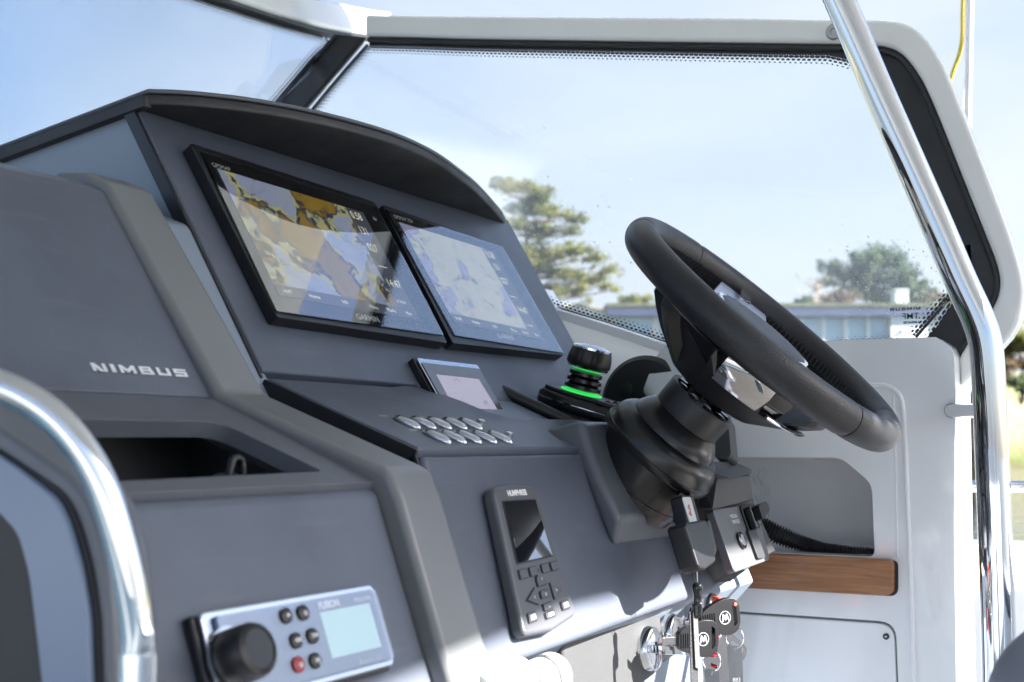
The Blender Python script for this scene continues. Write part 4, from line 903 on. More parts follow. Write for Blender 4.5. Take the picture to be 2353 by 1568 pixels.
# marine stereo on the passenger panel
def stereo():
    cz = .012
    c = [(455, 1425), (855, 1343), (900, 1498), (505, 1600)]
    TL, TR, BR = Ll.ab(478, 1418, cz), Ll.ab(855, 1343, cz), Ll.ab(900, 1500, cz)
    TL = (TL[0], TR[1] - .004); w_ = TR[0] - TL[0]; h_ = .058
    t = thing('marine_stereo', 'marine stereo with sky tinted front and large black volume knob', 'stereo', Ll.p(TL[0], TL[1], 0))
    f = Ll.off(TL[0], TR[1] - h_, 0)
    BF = mat('sky_tint_face', (.02, .045, .11), .05)  # blue base stands in for sky reflected by the black face
    box('case', f, -.010, w_, -.003, h_ + .0, 0, cz - .004, BLACK, t, bevel=.002)
    plate('rim', f, rnd(rect(-.006, w_, 0, h_), .004, 3), cz - .0035, cz, ALU, t, bevel=.0015)
    plate('face', f, rnd(rect(0.002, w_ - .003, .0035, h_ - .0035), .003, 3), cz + .0003, cz + .0012, BF, t)
    def q(px, py): p = Ll.ab(px, py, cz); return (p[0] - f_a, p[1] - f_b)
    f_a, f_b = TL[0], TR[1] - h_
    d0 = q(728, 1400); d1 = q(842, 1375); d2 = q(862, 1478)
    plate('display', f, rect(d0[0], d1[0] - .001, .014, h_ - .013), cz + .0015, cz + .002, LCDB, t)
    kk = Ll.ab(596, 1490, cz + .024); kf = f.off(kk[0] - f_a, kk[1] - f_b, cz + .001)
    lathe('knob_base', kf, [(0, .0195), (.002, .0195), (.002, .018)], ALU, t, seg=40)
    lathe('volume_knob', kf, [(.002, .0165), (.004, .0175), (.019, .0168), (.0225, .0155), (.024, .0125), (.0232, .012), (.023, .0001)], BLACK, t, seg=48)
    for (px, py, s, m) in ((645, 1420, '=', BLACK), (684, 1413, 'o', BLACK), (668, 1477, '<<', BLACK), (706, 1466, '>>', BLACK), (673, 1532, 'o', mat('red_key', (.3, .02, .03), .4)), (712, 1523, '>|', BLACK)):
        a, b = q(px, py); lathe('key', f.off(a, b, cz + .004), [(0, .0052), (.0015, .0052), (.0022, .004), (.0023, .0002)], m, t, seg=24)
        text('marking', f.off(a, b - .002), s, .0055, LETW, t, align='CENTER', c=cz + .0068, bold=.0002)
    plate('cover_glass', f, rnd(rect(0.0025, w_ - .0035, .004, h_ - .004), .003, 3), cz + .0040, cz + .0042, SGL, t)
    a, b = q(735, 1391); text('lettering', f.off(a - .004, h_ - .0108), 'FUSION', .0065, LETW, t, c=cz + .0018, bold=.0003)
    a, b = q(825, 1366); text('lettering', f.off(a, h_ - .0105), 'MS-RA70N', .0042, LETW, t, c=cz + .0018, align='CENTER')
    a, b = q(800, 1490); text('lettering', f.off(a + .006, .006), 'Bluetooth  ANT', .004, LETG, t, c=cz + .0018)
stereo()

# ---- right pedestal with the windlass panel
pd = thing('control_pedestal', 'grained grey pedestal carrying the windlass panel beside the wheel', 'pedestal', (1.5, .55, .85))
YP = .50
def yp(px, py, dy=0): return aty(px, py, YP + dy)
def solid(name, front, dy, m, parent, bevel=.006, back=(0, 0, 0), seg=4):
    n = len(front); bk = [p + V((0, dy, 0)) + V(back) for p in front]
    return mesh(name, front + bk, [list(range(n)), list(range(2 * n - 1, n - 1, -1))] + [[i, (i + 1) % n, (i + 1) % n + n, i + n] for i in range(n)], m, parent, bevel=bevel, seg=seg)
bodyf = [yp(1600, 1110, .03), yp(1640, 1098, .02), yp(1730, 1098, .02), yp(1736, 1160, .0), yp(1790, 1270, .012), yp(1665, 1338, .02), yp(1640, 1345, .03)]
solid('body', bodyf, .2, TEXG, pd, bevel=.008)
solid('upper_block', [yp(1602, 1098, .02), yp(1645, 1092, -.005), yp(1725, 1090, -.005), yp(1733, 1150, -.008), yp(1640, 1172, -.008), yp(1612, 1160, .01)], .12, TEXG, pd, bevel=.008)
ptop = [yp(1640, 1062, .01), yp(1650, 1092, -.02), yp(1680, 1099, -.03), yp(1730, 1090, -.01), yp(1732, 1080, .02), yp(1690, 1062, .06)]
solid('top_plate', [p for p in ptop], .05, TEXG, pd, bevel=.004, back=(0, 0, .0))
# slab like throttle foot above it
plF = Fr(yp(1690, 1240, -.012), (1, 0, 0), V((0, .34, .94)))
def pq(px, py, c=0): return plF.ab(px, py, c)
pn = [pq(1637, 1170), pq(1738, 1155), pq(1770, 1290), pq(1690, 1316)]
pn = rnd([pq(1637, 1170), pq(1736, 1157), pq(1770, 1286), pq(1688, 1316)], .006, 3)
wp = thing('windlass_panel', 'square grey windlass and thrusters panel with black rocker', 'switch panel', yp(1690, 1310))
plate('plate', plF, pn, -.010, 0, mat('panel_plate', (.11, .112, .12), .33, bump=.05, bscale=900), wp, bevel=.0015)
a, b = pq(1718, 1195); rf_ = plF.off(a, b)
plate('rocker_frame', rf_, rnd(rect(-.016, .013, -.016, .018), .004, 3), 0.0003, .003, BLACK, wp, bevel=.001)
box('rocker_pivot', rf_, -.011, .002, -.014, .014, .003, .012, GBLACK, wp, bevel=.002)
solidp = [(-.004, -.006), (.034, .004), (.036, .010), (.034, .016), (-.002, .012)]
plate('rocker_lever', rf_, rnd(solidp, .003, 3), .006, .02, BLACK, wp, bevel=.0025)
a, b = pq(1701, 1243); lathe('push_button', plF.off(a, b), [(0, .0105), (.003, .0105), (.004, .0088), (.002, .008), (.002, .0001)], GBLACK, wp, seg=32); lathe('button_cap', plF.off(a, b), [(.002, .0078), (.0045, .007), (.005, .0001)], CHROME, wp, seg=32)
a, b = pq(1733, 1252); plate('blank_cover', plF, rnd(rect(a - .014, a + .014, b - .018, b + .018), .003, 3), .0003, .004, DGREY, wp, bevel=.001)
a, b = pq(1681, 1199); text('lettering', plF.off(a, b + .004), 'WINDLASS', .0062, LETW, wp, c=.0006, sx=.8); text('lettering', plF.off(a, b - .003), 'THRUSTERS', .0062, LETW, wp, c=.0006, sx=.8)

# ---- autopilot remote in its black holder
hf = Fr(yp(1590, 1240, -.02), (1, 0, 0), V((0, .3, .95)))
hd = thing('remote_holder', 'black holder gripping a white labelled DE-POWER remote', 'holder', hf.o)
def hq(x, y, c=0): return hf.ab(x, y, c)
plate('holder_side', hf, rnd([hq(1537, 1212), hq(1590, 1204), hq(1612, 1300), hq(1585, 1320), hq(1570, 1316)], .004, 2), -.004, .018, BLACK, hd, bevel=.003)
plate('holder_side', hf, rnd([hq(1607, 1200), hq(1614, 1202), hq(1630, 1270), hq(1618, 1298), hq(1610, 1290)], .002, 2), -.01, .01, DGREY, hd, bevel=.002)
rm = plate('remote', hf, rnd([hq(1560, 1140), hq(1588, 1140), hq(1624, 1272), hq(1600, 1285), hq(1590, 1270)], .003, 2), -.012, .003, BLACK, hd, bevel=.002)
plate('remote_label', hf, rnd([hq(1566, 1143, .0032), hq(1585, 1143, .0032), hq(1614, 1252, .0032), hq(1600, 1259, .0032)], .003, 2), .0032, .0042, WPL, rm)
REDP = mat('red_print', (.6, .03, .03), .5)
for (x, y) in ((1583, 1167), (1586, 1181), (1597, 1228)):
    a, b = hq(x, y, .0045); plate('marking', hf, [(a - .003, b), (a + .003, b - .003), (a + .003, b + .004)], .0044, .0047, REDP, rm, holes=[[(a - .0015, b), (a + .002, b - .0015), (a + .002, b + .002)]])
a, b = hq(1588, 1252, .005); text('lettering', hf.off(a + .006, b - .009).rot(R(12)), 'DE-POWER', .005, LETW, rm, c=.0048, sx=.8)

# ---- ignition locks, keys and cords, on the lit underside face
yk = .535
kf = Fr((0, .545, .80), (1, 0, 0), V((0, .05, 1)))
plate('lock_panel', kf, rnd([(1.085, -.03), (1.30, -.005), (1.33, .0), (1.33, .075), (1.085, .07)], .012, 4), -.06, .0, TEXG, con, bevel=.004)
locks = [(1500, 1490, .030), (1552, 1455, .027), (1600, 1425, .026), (1638, 1400, .025)]
LK = []
lbl = ['nearest chrome ignition lock with a ring key turned level', 'second chrome ignition lock from the near end, behind the ring key', 'third chrome ignition lock, half hidden by the black lanyard', 'farthest chrome ignition lock with the coral cord hanging from it']
for i, (px, py, r) in enumerate(locks):
    a, b = kf.ab(px, py, .008); f = kf.off(a, b); LK.append(f)
    t = thing('ignition_lock', lbl[i], 'ignition lock', f.o, 'ignition locks in a row under the panel')
    r *= .8
    lathe('flange', f, [(0, r * 1.02), (.006, r), (.010, r * .93), (.0105, r * .8)], CHROME, t, seg=40); lathe('barrel', f, [(.008, r * .78), (.011, r * .74), (.012, r * .5), (.0125, .0003)], CHROME2 if i else CHROME, t, seg=40)
    box('key_slot', f, -.0015, .0015, -.007, .007, .0124, .0132, BLACK, t, bevel=0)
# ring key in the first lock
rk = thing('ring_key', 'chrome ring shaped key sticking out of the nearest ignition lock', 'key', LK[0].o)
kf2 = Fr(LK[0].p(0, 0, .012), LK[0].n, LK[0].u)
plate('bow', kf2, rnd([(0, -.007), (.012, -.011), (.036, -.012), (.046, -.006), (.046, .006), (.036, .012), (.012, .011), (0, .007)], .004, 3), -.0045, .0045, CHROME, rk, holes=[rnd([(.014, -.006), (.034, -.0075), (.039, 0), (.034, .0075), (.014, .006)], .003, 3)], bevel=.001)
def fob(f, label, tint):
    t = thing('ignition_key', label, 'key', f.o, 'black headed ignition keys')
    shape = [(0, -.009), (.012, -.014), (.032, -.02), (.044, -.018), (.050, -.008), (.050, .012), (.044, .019), (.030, .020), (.010, .014), (0, .008)]
    plate('key_head', f, rnd(shape, .006, 4), -.004, .004, BLACK, t, holes=[rnd([(.041, -.012), (.0455, -.008), (.0455, .010), (.041, .013)], .001, 2)], bevel=.0012)
    for k in range(6): box('grip_rib', f, .003 + k * .0028, .0042 + k * .0028, -.0075, .0075, .004, .0048, BLACK, t, bevel=0)
    o = f.off(.030, 0); n = 24
    plate('emblem', o, circ(0, 0, .0072, n), .0041, .0046, LETG, t, holes=[circ(0, 0, .0064, n)])
    plate('emblem', o, [(a_ * .8, b_ * .8) for a_, b_ in [(-.0055, -.005), (-.0035, .0048), (-.0015, .0048), (0, .0005), (.002, .0048), (.004, .0048), (.0065, -.005), (.0045, -.005), (.003, .001), (.0012, -.0035), (-.0005, -.0035), (-.0022, .001), (-.0033, -.005)]], .0041, .0047, LETG, t)
    box('key_blade', f, -.018, .001, -.004, .004, -.001, .001, CHROME2, t, bevel=.0003)
    # split ring and hanging tag
    cpt = f.p(.043, -.014, 0)
    ring = [cpt + V((.0, .010 * math.sin(q * .39), -.010 + .012 * math.cos(q * .39))) for q in range(16)]
    tube('split_ring', ring, .0007, CHROME, t, closed=True, seg=6)
    tf = Fr(cpt + V((0, 0, -.022)), (.55, -.8, 0), (0, 0, 1))
    plate('metal_tag', tf, rnd([(-.008, .004), (.008, .002), (.009, -.045), (-.006, -.047)], .003, 3), -.0007, .0007, CHROME2, t, holes=[circ(0, -.002, .0016, 10)])
    text('lettering', tf.off(-.003, -.035), '883', .006, LETG, t, c=.0009)
p_ = aty(1555, 1472, .50); fa = Fr(p_, V((.80, -.6, 0)), V((0, -.0, 1)))
fob(fa, 'nearer black key head with white round M emblem, beside the lanyard', 0)
p_ = aty(1607, 1430, .485); fb = Fr(p_, V((.80, -.6, .12)), V((0, -.0, 1)))
fob(fb, 'farther black key head with a round M emblem and red dot', 0)
lathe('red_dot', fb.off(.045, .012, .004), [(0, .002), (.0008, .002), (.001, .0002)], ORED, None, seg=12)
rd = bpy.data.objects['red_dot']; tag(rd, 'tiny coral dot sticker on the farther black key head', 'sticker')
# coral knot, orange loop, red coil
kn = thing('key_cord', 'coral knot and red coiled cord hanging by the farthest lock', 'cord', LK[3].o)
c0 = aty(1640, 1392, .49)
tube('cord_knot', spline([c0 + V((.010 * math.cos(t) * (1 + .2 * math.sin(3 * t)), .006 * math.sin(2 * t) - .004, .007 * math.sin(t))) for t in [k * .628 for k in range(10)]], 4, closed=True), .0034, ORED, kn, closed=True, seg=10)
for s in (-1, 1): tube('orange_strand', [c0 + V((s * .003 + .002, -.004, -.006)), aty(1652 + s * 4, 1428, .487)], .0018, ORG, kn, seg=8)
ct = aty(1648, 1468, .52); cb = aty(1640, 1540, .52); n = 170; L = []
for i in range(n):
    t = i / n; L.append(ct.lerp(cb, t) + V((.0075 * math.cos(t * 6.283 * 8.5), .0075 * math.sin(t * 6.283 * 8.5), 0)))
tube('red_coil', L, .0024, RED, kn, seg=8)
bt = Fr(aty(1668, 1500, .50), (.75, -.66, 0), (0, 0, 1))
op = thing('steel_opener', 'worn steel shackle key hanging lowest at the right of the keys', 'shackle key', bt.o)
plate('blade', bt, rnd([(-.006, .022), (.006, .024), (.028, .004), (.026, -.006), (.012, -.018), (.004, -.04), (-.006, -.055), (-.010, -.04), (-.012, .005)], .004, 3), -.001, .001, CHROME2, op, holes=[rnd([(.008, .014), (.024, .002), (.022, -.002), (.006, .009)], .002, 2)])
bt2 = Fr(aty(1636, 1535, .50), (.75, -.66, 0), (0, 0, 1))
plate('blade', bt2, rnd([(-.012, .012), (.008, .012), (.016, .0), (.012, -.02), (-.01, -.03)], .005, 3), -.001, .001, CHROME2, op, holes=[rnd([(-.002, .006), (.008, .002), (.008, -.002), (-.002, .002)], .001, 2)])
# lanyard
ly = thing('lanyard', 'black woven lanyard with clip hanging in front of the ignition locks', 'lanyard', aty(1601, 1360, .47))
YL = .465
def yl(px, py): return aty(px, py, YL)
tube('thread', [yl(1601, 1300), yl(1602, 1345)], .0009, CHROME2, ly, seg=6); tube('thread', [yl(1588, 1305), yl(1600, 1345)], .0004, LETB, ly, seg=5)
lathe('clip', Fr(yl(1603, 1375), (1, 0, 0), (0, 1, 0)), soft([(-.018, .0035), (-.012, .005), (.0, .0042), (.012, .0055), (.016, .003)]), GBLACK, ly, seg=16)
lathe('clip', Fr(yl(1601, 1400), (1, 0, 0), (0, 1, 0)), [(-.008, .004), (-.006, .0055), (.004, .0055), (.006, .003)], GBLACK, ly, seg=16)
WEB = mat('webbing', (.03, .03, .035), .6, bump=1, bscale=600); WEB2 = mat('grey_webbing', (.12, .12, .12), .6, bump=1, bscale=600)
P0 = yl(1604, 1405); P1 = yl(1601, 1470); P2 = yl(1598, 1640)
sf = Fr(P2, (.875, -.485, 0), P0 - P2)
for nm, lens, m, c in (('strap', [(-.0058, 0), (.0052, 0), (.0045, (P0 - P2).length), (-.003, (P0 - P2).length)], WEB, 0), ('strap', [(.000, (P0 - P2).length * .45), (.0065, (P0 - P2).length * .42), (.006, (P0 - P2).length), (.000, (P0 - P2).length)], WEB2, .002)):
    plate(nm, sf, lens, c, c + .0014, m, ly, bevel=.0003)

# ---- white fitting at the lower edge
wfp = L_.p(*L_.ab(1240, 1545), -.01)
wt = thing('white_fitting', 'sunlit white plastic nozzle fitting under the trim control', 'fitting', aty(1240, 1545, .50))
NF = Fr(aty(1245, 1545, .51), V((1, 0, 0)), V((0, .1, 1))); NF = Fr(NF.o, NF.u, NF.v)
NZ = Fr(aty(1205, 1550, .50), V((0, -1, 0)), V((0, 0, 1)).cross(V((.1, 0, 0))) + V((0, 0, .001)) + V((0, 0, 1)))
lathe('nozzle', Fr(aty(1190, 1560, .50), (0, 0, 1), (0, -1, 0)).off(0, 0, 0), [(-.07, .016), (-.0, .018)], WPL, wt, seg=28)
NX = Fr(aty(1212, 1572, .50), (0, 1, .0), (0, 0, 1))   # normal +x
lathe('nozzle_flange', NX, [(.0, .014), (.002, .017), (.024, .018), (.026, .015), (.030, .015), (.032, .0195), (.044, .0195), (.046, .016)], WPL, wt, seg=40)
lathe('nozzle_seal', NX, [(.024, .0165), (.0245, .0185), (.026, .0185), (.0265, .015)], BLACK, wt, seg=40)

# ================================================================ STARBOARD SIDE WALL
sw_ = thing('side_wall', 'white moulded starboard side wall with open cubby and locker door', 'side wall', (XS + .05, .6, 0))
WFm = Fr((XS, 0, 0), (0, -1, 0), (0, 0, 1))        # a = -y (aft), b = z, normal -x (inboard)
def wq(px, py, c=0): return WFm.ab(px, py, c)
nich = [wq(1600, 1050), wq(1932, 1052), wq(2003, 1112), wq(2010, 1280), wq(1600, 1262)]
nich = rnd(nich, [.02, .012, .012, .01, .02], 4)
# outer outline: sill line, aft end
ol = [wq(1215, 655), wq(1240, 700), wq(1390, 745), wq(1530, 792), wq(1620, 812), wq(1890, 782), wq(2150, 775), wq(2172, 778), (wq(2192, 800)[0], wq(2192, 800)[1]), wq(2196, 900), wq(2193, 1200), (wq(2190, 1560)[0], .45), (wq(2190, 1560)[0], .0), (-1.3, 0), (-1.3, 1.27)]
ol = [ol[0], ol[1], ol[2], ol[3], ol[4], ol[5], ol[6], ol[8], ol[9], ol[10], ol[11], ol[12], ol[13], ol[14]]
rr = [0, .02, .05, .05, .08, .06, .0, .03, 0, 0, 0, 0, 0, 0]
door = rnd([wq(1500, 1392), wq(2058, 1430), wq(2066, 1620), (wq(2066, 1620)[0], .35), (wq(1500, 1392)[0], .35)], [.01, .022, .0, .01, .01], 5)
teakp = rnd([wq(1500, 1258), wq(2057, 1285), wq(2057, 1368), wq(1500, 1337)], [.004, .008, .012, .004], 4)
allw = plate('wall_panel', WFm, rnd(ol, rr, 5), -.085, 0, WHITE, sw_, holes=[nich, door], bevel=.006, seg=3)
# raised bead and step near the aft end
st_ = spline([WFm.p(*wq(x, y), .001) for x, y in ((1935, 884), (2010, 884), (2045, 890), (2070, 915), (2078, 975), (2086, 1150), (2094, 1350), (2102, 1600), (2110, 1800))], 5)
tube('bead', st_, .0035, WHITE, sw_, seg=12)
tube('bead', spline([WFm.p(*wq(x, y), -.001) for x, y in ((2052, 905), (2056, 1000), (2060, 1150), (2062, 1280))], 5), .002, WHITE, sw_, seg=10)
# ledge that slopes from the sill down to the console
sl_px = [(1215, 655), (1240, 700), (1300, 720), (1390, 747), (1460, 770), (1530, 794), (1600, 808), (1680, 812)]
lt_ = [atx(x, y, XS + .032) for x, y in sl_px]; lm_ = [p + V((-.020, 0, -.004)) for p in lt_]; lb_ = [V((1.668, p.y, p.z - .11)) for p in lt_]; n8 = len(lt_)
mesh('sill_ledge', lt_ + lm_ + lb_, [[r_ * n8 + i, r_ * n8 + i + 1, (r_ + 1) * n8 + i + 1, (r_ + 1) * n8 + i] for r_ in (0, 1) for i in range(n8 - 1)], WHITE, sw_, solid=.004, ang=60)
# cubby lining
nb = [(a, b) for a, b in nich]; cx = sum(p[0] for p in nb) / len(nb); cy = sum(p[1] for p in nb) / len(nb)
nv = len(nb); dep = .13
vsn = [WFm.p(a, b, -.004) for a, b in nb] + [WFm.p(cx + (a - cx) * .95, cy + (b - cy) * .93, -dep) for a, b in nb]
mesh('cubby_lining', vsn, [[i, (i + 1) % nv, (i + 1) % nv + nv, i + nv] for i in range(nv)] + [list(range(nv, 2 * nv))], WHITE, sw_, ang=50)
plate('teak_fiddle', WFm, teakp, -.02, .014, TEAK, sw_, bevel=.003)
plate('fiddle_gap', WFm, [(cx2 + (a - cx2) * 1.012, b - .0015) for a, b in teakp for cx2 in (teakp[0][0],)], .0006, .0014, BLACK, sw_)
dcx = sum(p[0] for p in door) / len(door); dcy = sum(p[1] for p in door) / len(door)
ins = [(dcx + (a - dcx) * .985, dcy + (b - dcy) * .985) for a, b in door]
plate('door_gasket', WFm, door, -.012, -.008, GASK, sw_)
dr = plate('locker_door', WFm, ins, -.010, -.001, WHITE, sw_, bevel=.002)
a, b = wq(2036, 1463); lathe('screw', WFm.off(a, b), [(-.001, .0042), (.001, .0042), (.0016, .003)], DGREY, dr, seg=20); lathe('screw', WFm.off(a, b), [(.0014, .0018), (.0017, .0016)], CHROME2, dr, seg=6)
# aft corner post of the wall (outer, sunlit side)
prism('wall_end', rnd([(wq(2192, 800)[0] * -1 + .0, 1.16), (-wq(2191, 1560)[0], .0), (-wq(2191, 1560)[0] + .06, .0), (-wq(2192, 800)[0] + .06, 1.16)], .01), XS + .086, XS + .13, WHITE, sw_, bevel=.01)
# coiled cable in the cubby
cc = thing('spiral_hose', 'black corrugated cable lying in the white cubby', 'cable', WFm.p(*wq(1850, 1265), -.03))
pc = spline([WFm.p(*wq(1700, 1190), -.02), WFm.p(*wq(1760, 1222), -.02), WFm.p(*wq(1820, 1250), -.03), WFm.p(*wq(1880, 1264), -.03), WFm.p(*wq(1940, 1272), -.03), WFm.p(*wq(2000, 1278), -.035)], 40)
rad = [(.0125 if i < 60 else .0125 - .005 * min(1, (i - 60) / 60)) * (1 + (.16 if (i // 2) % 2 else -.12)) for i in range(len(pc))]
tube('hose', pc, rad, BLACK, cc, seg=14)
# crumpled clear wrap beside the pedestal
rng = random.Random(5)
CLW = glass('clear_film', (.97, .98, .98), 1.5); fv = []; ff = []; NX_, NY_ = 9, 14
wpP = [[None] * NY_ for _ in range(NX_)]
for i in range(NX_):
    for j_ in range(NY_):
        c = WFm.p(*wq(1725 + i * 5 + 18 * math.sin(j_ * .25), 1075 + j_ * 11), .02 + rng.uniform(-.012, .012)); fv.append(c)
ff = [[i * NY_ + k, (i + 1) * NY_ + k, (i + 1) * NY_ + k + 1, i * NY_ + k + 1] for i in range(NX_ - 1) for k in range(NY_ - 1)]
tag(mesh('plastic_wrap', fv, ff, CLW, None, smooth=False), 'crumpled clear plastic wrap hanging behind the pedestal edge', 'plastic wrap')

# ================================================================ WINDSCREEN
XG = 1.80
GF = Fr((XG, 0, 0), (0, -1, 0), (0, 0, 1))          # starboard pane, a = aft, b = up, n inboard
def gq(px, py, c=0): return GF.ab(px, py, c)
ws = thing('windscreen', 'curved white framed windscreen with black dotted glass edges', 'windscreen', (XG, .8, 1.2))
inner_px = [(846, 92), (1100, 96), (1500, 100), (1800, 103), (1960, 105), (2050, 112), (2105, 160), (2150, 250), (2210, 400), (2262, 530), (2295, 615), (2300, 660), (2288, 705), (2255, 750), (2205, 815)]
outer_px = [(846, 37), (960, 40), (1100, 41), (1400, 44), (1700, 46), (1900, 50), (2040, 52), (2105, 70), (2160, 135), (2215, 260), (2270, 400), (2325, 545), (2352, 640), (2352, 700), (2325, 775), (2210, 890)]
inner_px = [(846, 86), (960, 88), (1100, 92), (1500, 98), (1800, 102), (1980, 105), (2060, 118), (2110, 170), (2150, 250), (2210, 400), (2262, 530), (2293, 612), (2299, 665), (2280, 715), (2245, 760), (2205, 825)]
I = spline([(*gq(*p), 0) for p in inner_px], 4); O = spline([(*gq(*p), 0) for p in outer_px], 4)
def band(name, P, Q, c0, c1, m, parent, bev=.006, fr=GF, seg=4):
    n = len(P); vs = [fr.p(p.x, p.y, c0) for p in P] + [fr.p(q.x, q.y, c0) for q in Q] + [fr.p(q.x, q.y, c1) for q in Q] + [fr.p(p.x, p.y, c1) for p in P]; fs = []
    for i in range(n - 1):
        for k in range(4): a = k * n + i; b = ((k + 1) % 4) * n + i; fs.append([a, a + 1, b + 1, b])
    fs += [[0, n, 2 * n, 3 * n], [n - 1, 2 * n - 1, 3 * n - 1, 4 * n - 1]]
    return mesh(name, vs, fs, m, parent, bevel=bev, seg=seg)
band('frame', I, O, -.03, .012, WHITE2, ws, bev=.01)
def inset(P, w_):
    out = []
    for i, p in enumerate(P):
        t = (P[min(i + 1, len(P) - 1)] - P[max(i - 1, 0)]).normalized(); nrm = V((t.y, -t.x, 0))
        out.append(p + nrm * w_)
    return out
def sgn(P):    # inward side
    return 1
I2 = inset(I, .009); 
band('seal', I, I2, -.022, .004, SEAL, ws, bev=.003)
def fritband(P, w0, w1, name='dot_band', pitch=.0046, solid=None, fr=GF, c=-.0065):
    A_ = inset(P, w0) if not callable(w0) else [inset(P, w0(i))[i] for i in range(len(P))]
    B2 = [inset(P, w1(i) if callable(w1) else w1)[i] for i in range(len(P))]
    vs = []; uvs = []; fr_ = []; s = 0
    for i in range(len(P)):
        if i: s += (P[i] - P[i - 1]).length
        wd = (B2[i] - A_[i]).length
        vs += [fr.p(A_[i].x, A_[i].y, c), fr.p(B2[i].x, B2[i].y, c)]; uvs += [(s / (pitch * 1.75), 0), (s / (pitch * 1.75), wd / pitch)]; fr_ += [0., 1.]
    fs = [[2 * i, 2 * i + 1, 2 * i + 3, 2 * i + 2] for i in range(len(P) - 1)]
    o = mesh(name, vs, fs, FRIT, ws, smooth=False, uv=uvs); at = o.data.attributes.new('frac', 'FLOAT', 'POINT')
    for i, x in enumerate(fr_): at.data[i].value = x
    return o
def solidband(P, w0, w1, fr=GF, c=-.0065, name='black_border'):
    A_ = [inset(P, w0)[i] for i in range(len(P))]; B2 = [inset(P, w1(i) if callable(w1) else w1)[i] for i in range(len(P))]
    vs = []; 
    for i in range(len(P)): vs += [fr.p(A_[i].x, A_[i].y, c), fr.p(B2[i].x, B2[i].y, c)]
    return mesh(name, vs, [[2 * i, 2 * i + 1, 2 * i + 3, 2 * i + 2] for i in range(len(P) - 1)], SEAL, ws, smooth=False)
nI = len(I)
def wsol(i):        # solid border is narrow on top, wide down the raked aft edge
    f = i / (nI - 1); k = min(max((f - .30) / .12, 0), 1)
    return .010 + .036 * k
def wdot(i): return wsol(i) + (.020 if i / (nI - 1) < .45 else .013)
solidband(I, .004, wsol)
fritband(I, lambda i: wsol(i), wdot)
# lower aft black corner
tri = [gq(2125, 778), gq(2250, 640), gq(2300, 655), gq(2296, 690), gq(2200, 830), gq(2120, 800)]
mesh('black_corner', [GF.p(a, b, -.0062) for a, b in tri], [list(range(len(tri)))], SEAL, ws, smooth=False)
TP = [V((*gq(*p), 0)) for p in ((2110, 781), (2150, 735), (2190, 690), (2235, 640), (2235, 560))]
fritband(spline(TP, 4), -.004, lambda i: -.022)
# sill: dot band above the white wall
SP = spline([V((*gq(*p), 0)) for p in ((1225, 700), (1240, 704), (1390, 752), (1530, 797), (1620, 812), (1750, 806), (1890, 789), (2000, 783), (2150, 782))], 4)
fritband(SP, .0, lambda i: -(.022 if i < 16 else .007))
solidband(SP, .0, .03)
# glass panes
gl_out = [gq(846, 90), gq(1980, 90), gq(2075, 120), gq(2170, 290), gq(2300, 640), gq(2296, 700), gq(2200, 830), gq(1890, 810), gq(1620, 840), gq(1225, 715), gq(620, 560), gq(640, 300)]
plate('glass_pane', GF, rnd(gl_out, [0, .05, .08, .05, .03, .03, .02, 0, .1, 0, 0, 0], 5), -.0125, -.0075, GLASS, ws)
# forward pane: plane through the corner post running to port
c1_ = GF.p(*gq(800, 78)); 
top_px = [(846, 92), (760, 78), (640, 45), (560, 18), (480, -8), (380, -36), (250, -60)]
FPn = V((.12, -.93, .33)).normalized()
corner = GF.p(*gq(735, 160)); 
FF = Fr(corner, V((1, 0, 0)) - FPn * FPn.x, FPn.cross(V((1, 0, 0))))
if FF.n.dot(FPn) < 0: FF.n = -FF.n
def fq(px, py): return FF.ab(px, py)
It = spline([V((*fq(*p), 0)) for p in [(875, 90), (760, 73), (660, 48), (560, 16), (470, -14), (380, -44), (260, -85)]], 4)
Ot = spline([V((*fq(*p), 0)) for p in [(890, 33), (848, 28), (765, 12), (665, -4), (580, -22), (480, -52), (350, -100)]], 4)
band('frame', It, Ot, -.03, .014, WHITE2, ws, bev=.01, fr=FF)
Jt = spline([V((*fq(*p), 0)) for p in [(815, 94), (742, 79), (656, 55), (556, 23), (466, -7), (376, -37), (256, -78)]], 4)
band('seal', It, Jt, -.01, .006, SEAL, ws, bev=.002, fr=FF)
fp = [fq(*p) for p in ((800, 85), (640, 42), (470, -14), (260, -85), (-120, -140), (-120, 520), (560, 420), (640, 240))]
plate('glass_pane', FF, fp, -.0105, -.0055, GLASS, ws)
def inset2(P, w_): return inset(P, w_)
def dband(P, w0, w1, fr=FF): 
    global ws
    A_ = inset(P, w0); B2 = inset(P, w1); vs = []; uvs = []; s = 0; vals = []
    for i in range(len(P)):
        if i: s += (P[i] - P[i - 1]).length
        vs += [fr.p(A_[i].x, A_[i].y, -.004), fr.p(B2[i].x, B2[i].y, -.004)]; uvs += [(s / .005, 0), (s / .005, abs(w1 - w0) / .005)]; vals += [0., 1.]
    o = mesh('dot_band', vs, [[2 * i, 2 * i + 1, 2 * i + 3, 2 * i + 2] for i in range(len(P) - 1)], FRIT, ws, smooth=False, uv=uvs); at = o.data.attributes.new('frac', 'FLOAT', 'POINT')
    for i, x in enumerate(vals): at.data[i].value = x
dtop = spline([V((*fq(*p), 0)) for p in [(742, 76), (656, 52), (556, 20), (466, -10), (376, -40), (256, -81)]], 4)
dband(dtop, 0, -.024)
dside = spline([V((*fq(*p), 0)) for p in [(750, 80), (764, 105), (735, 130), (690, 184), (640, 244), (600, 292)]], 4)
dband(dside, 0, .022)
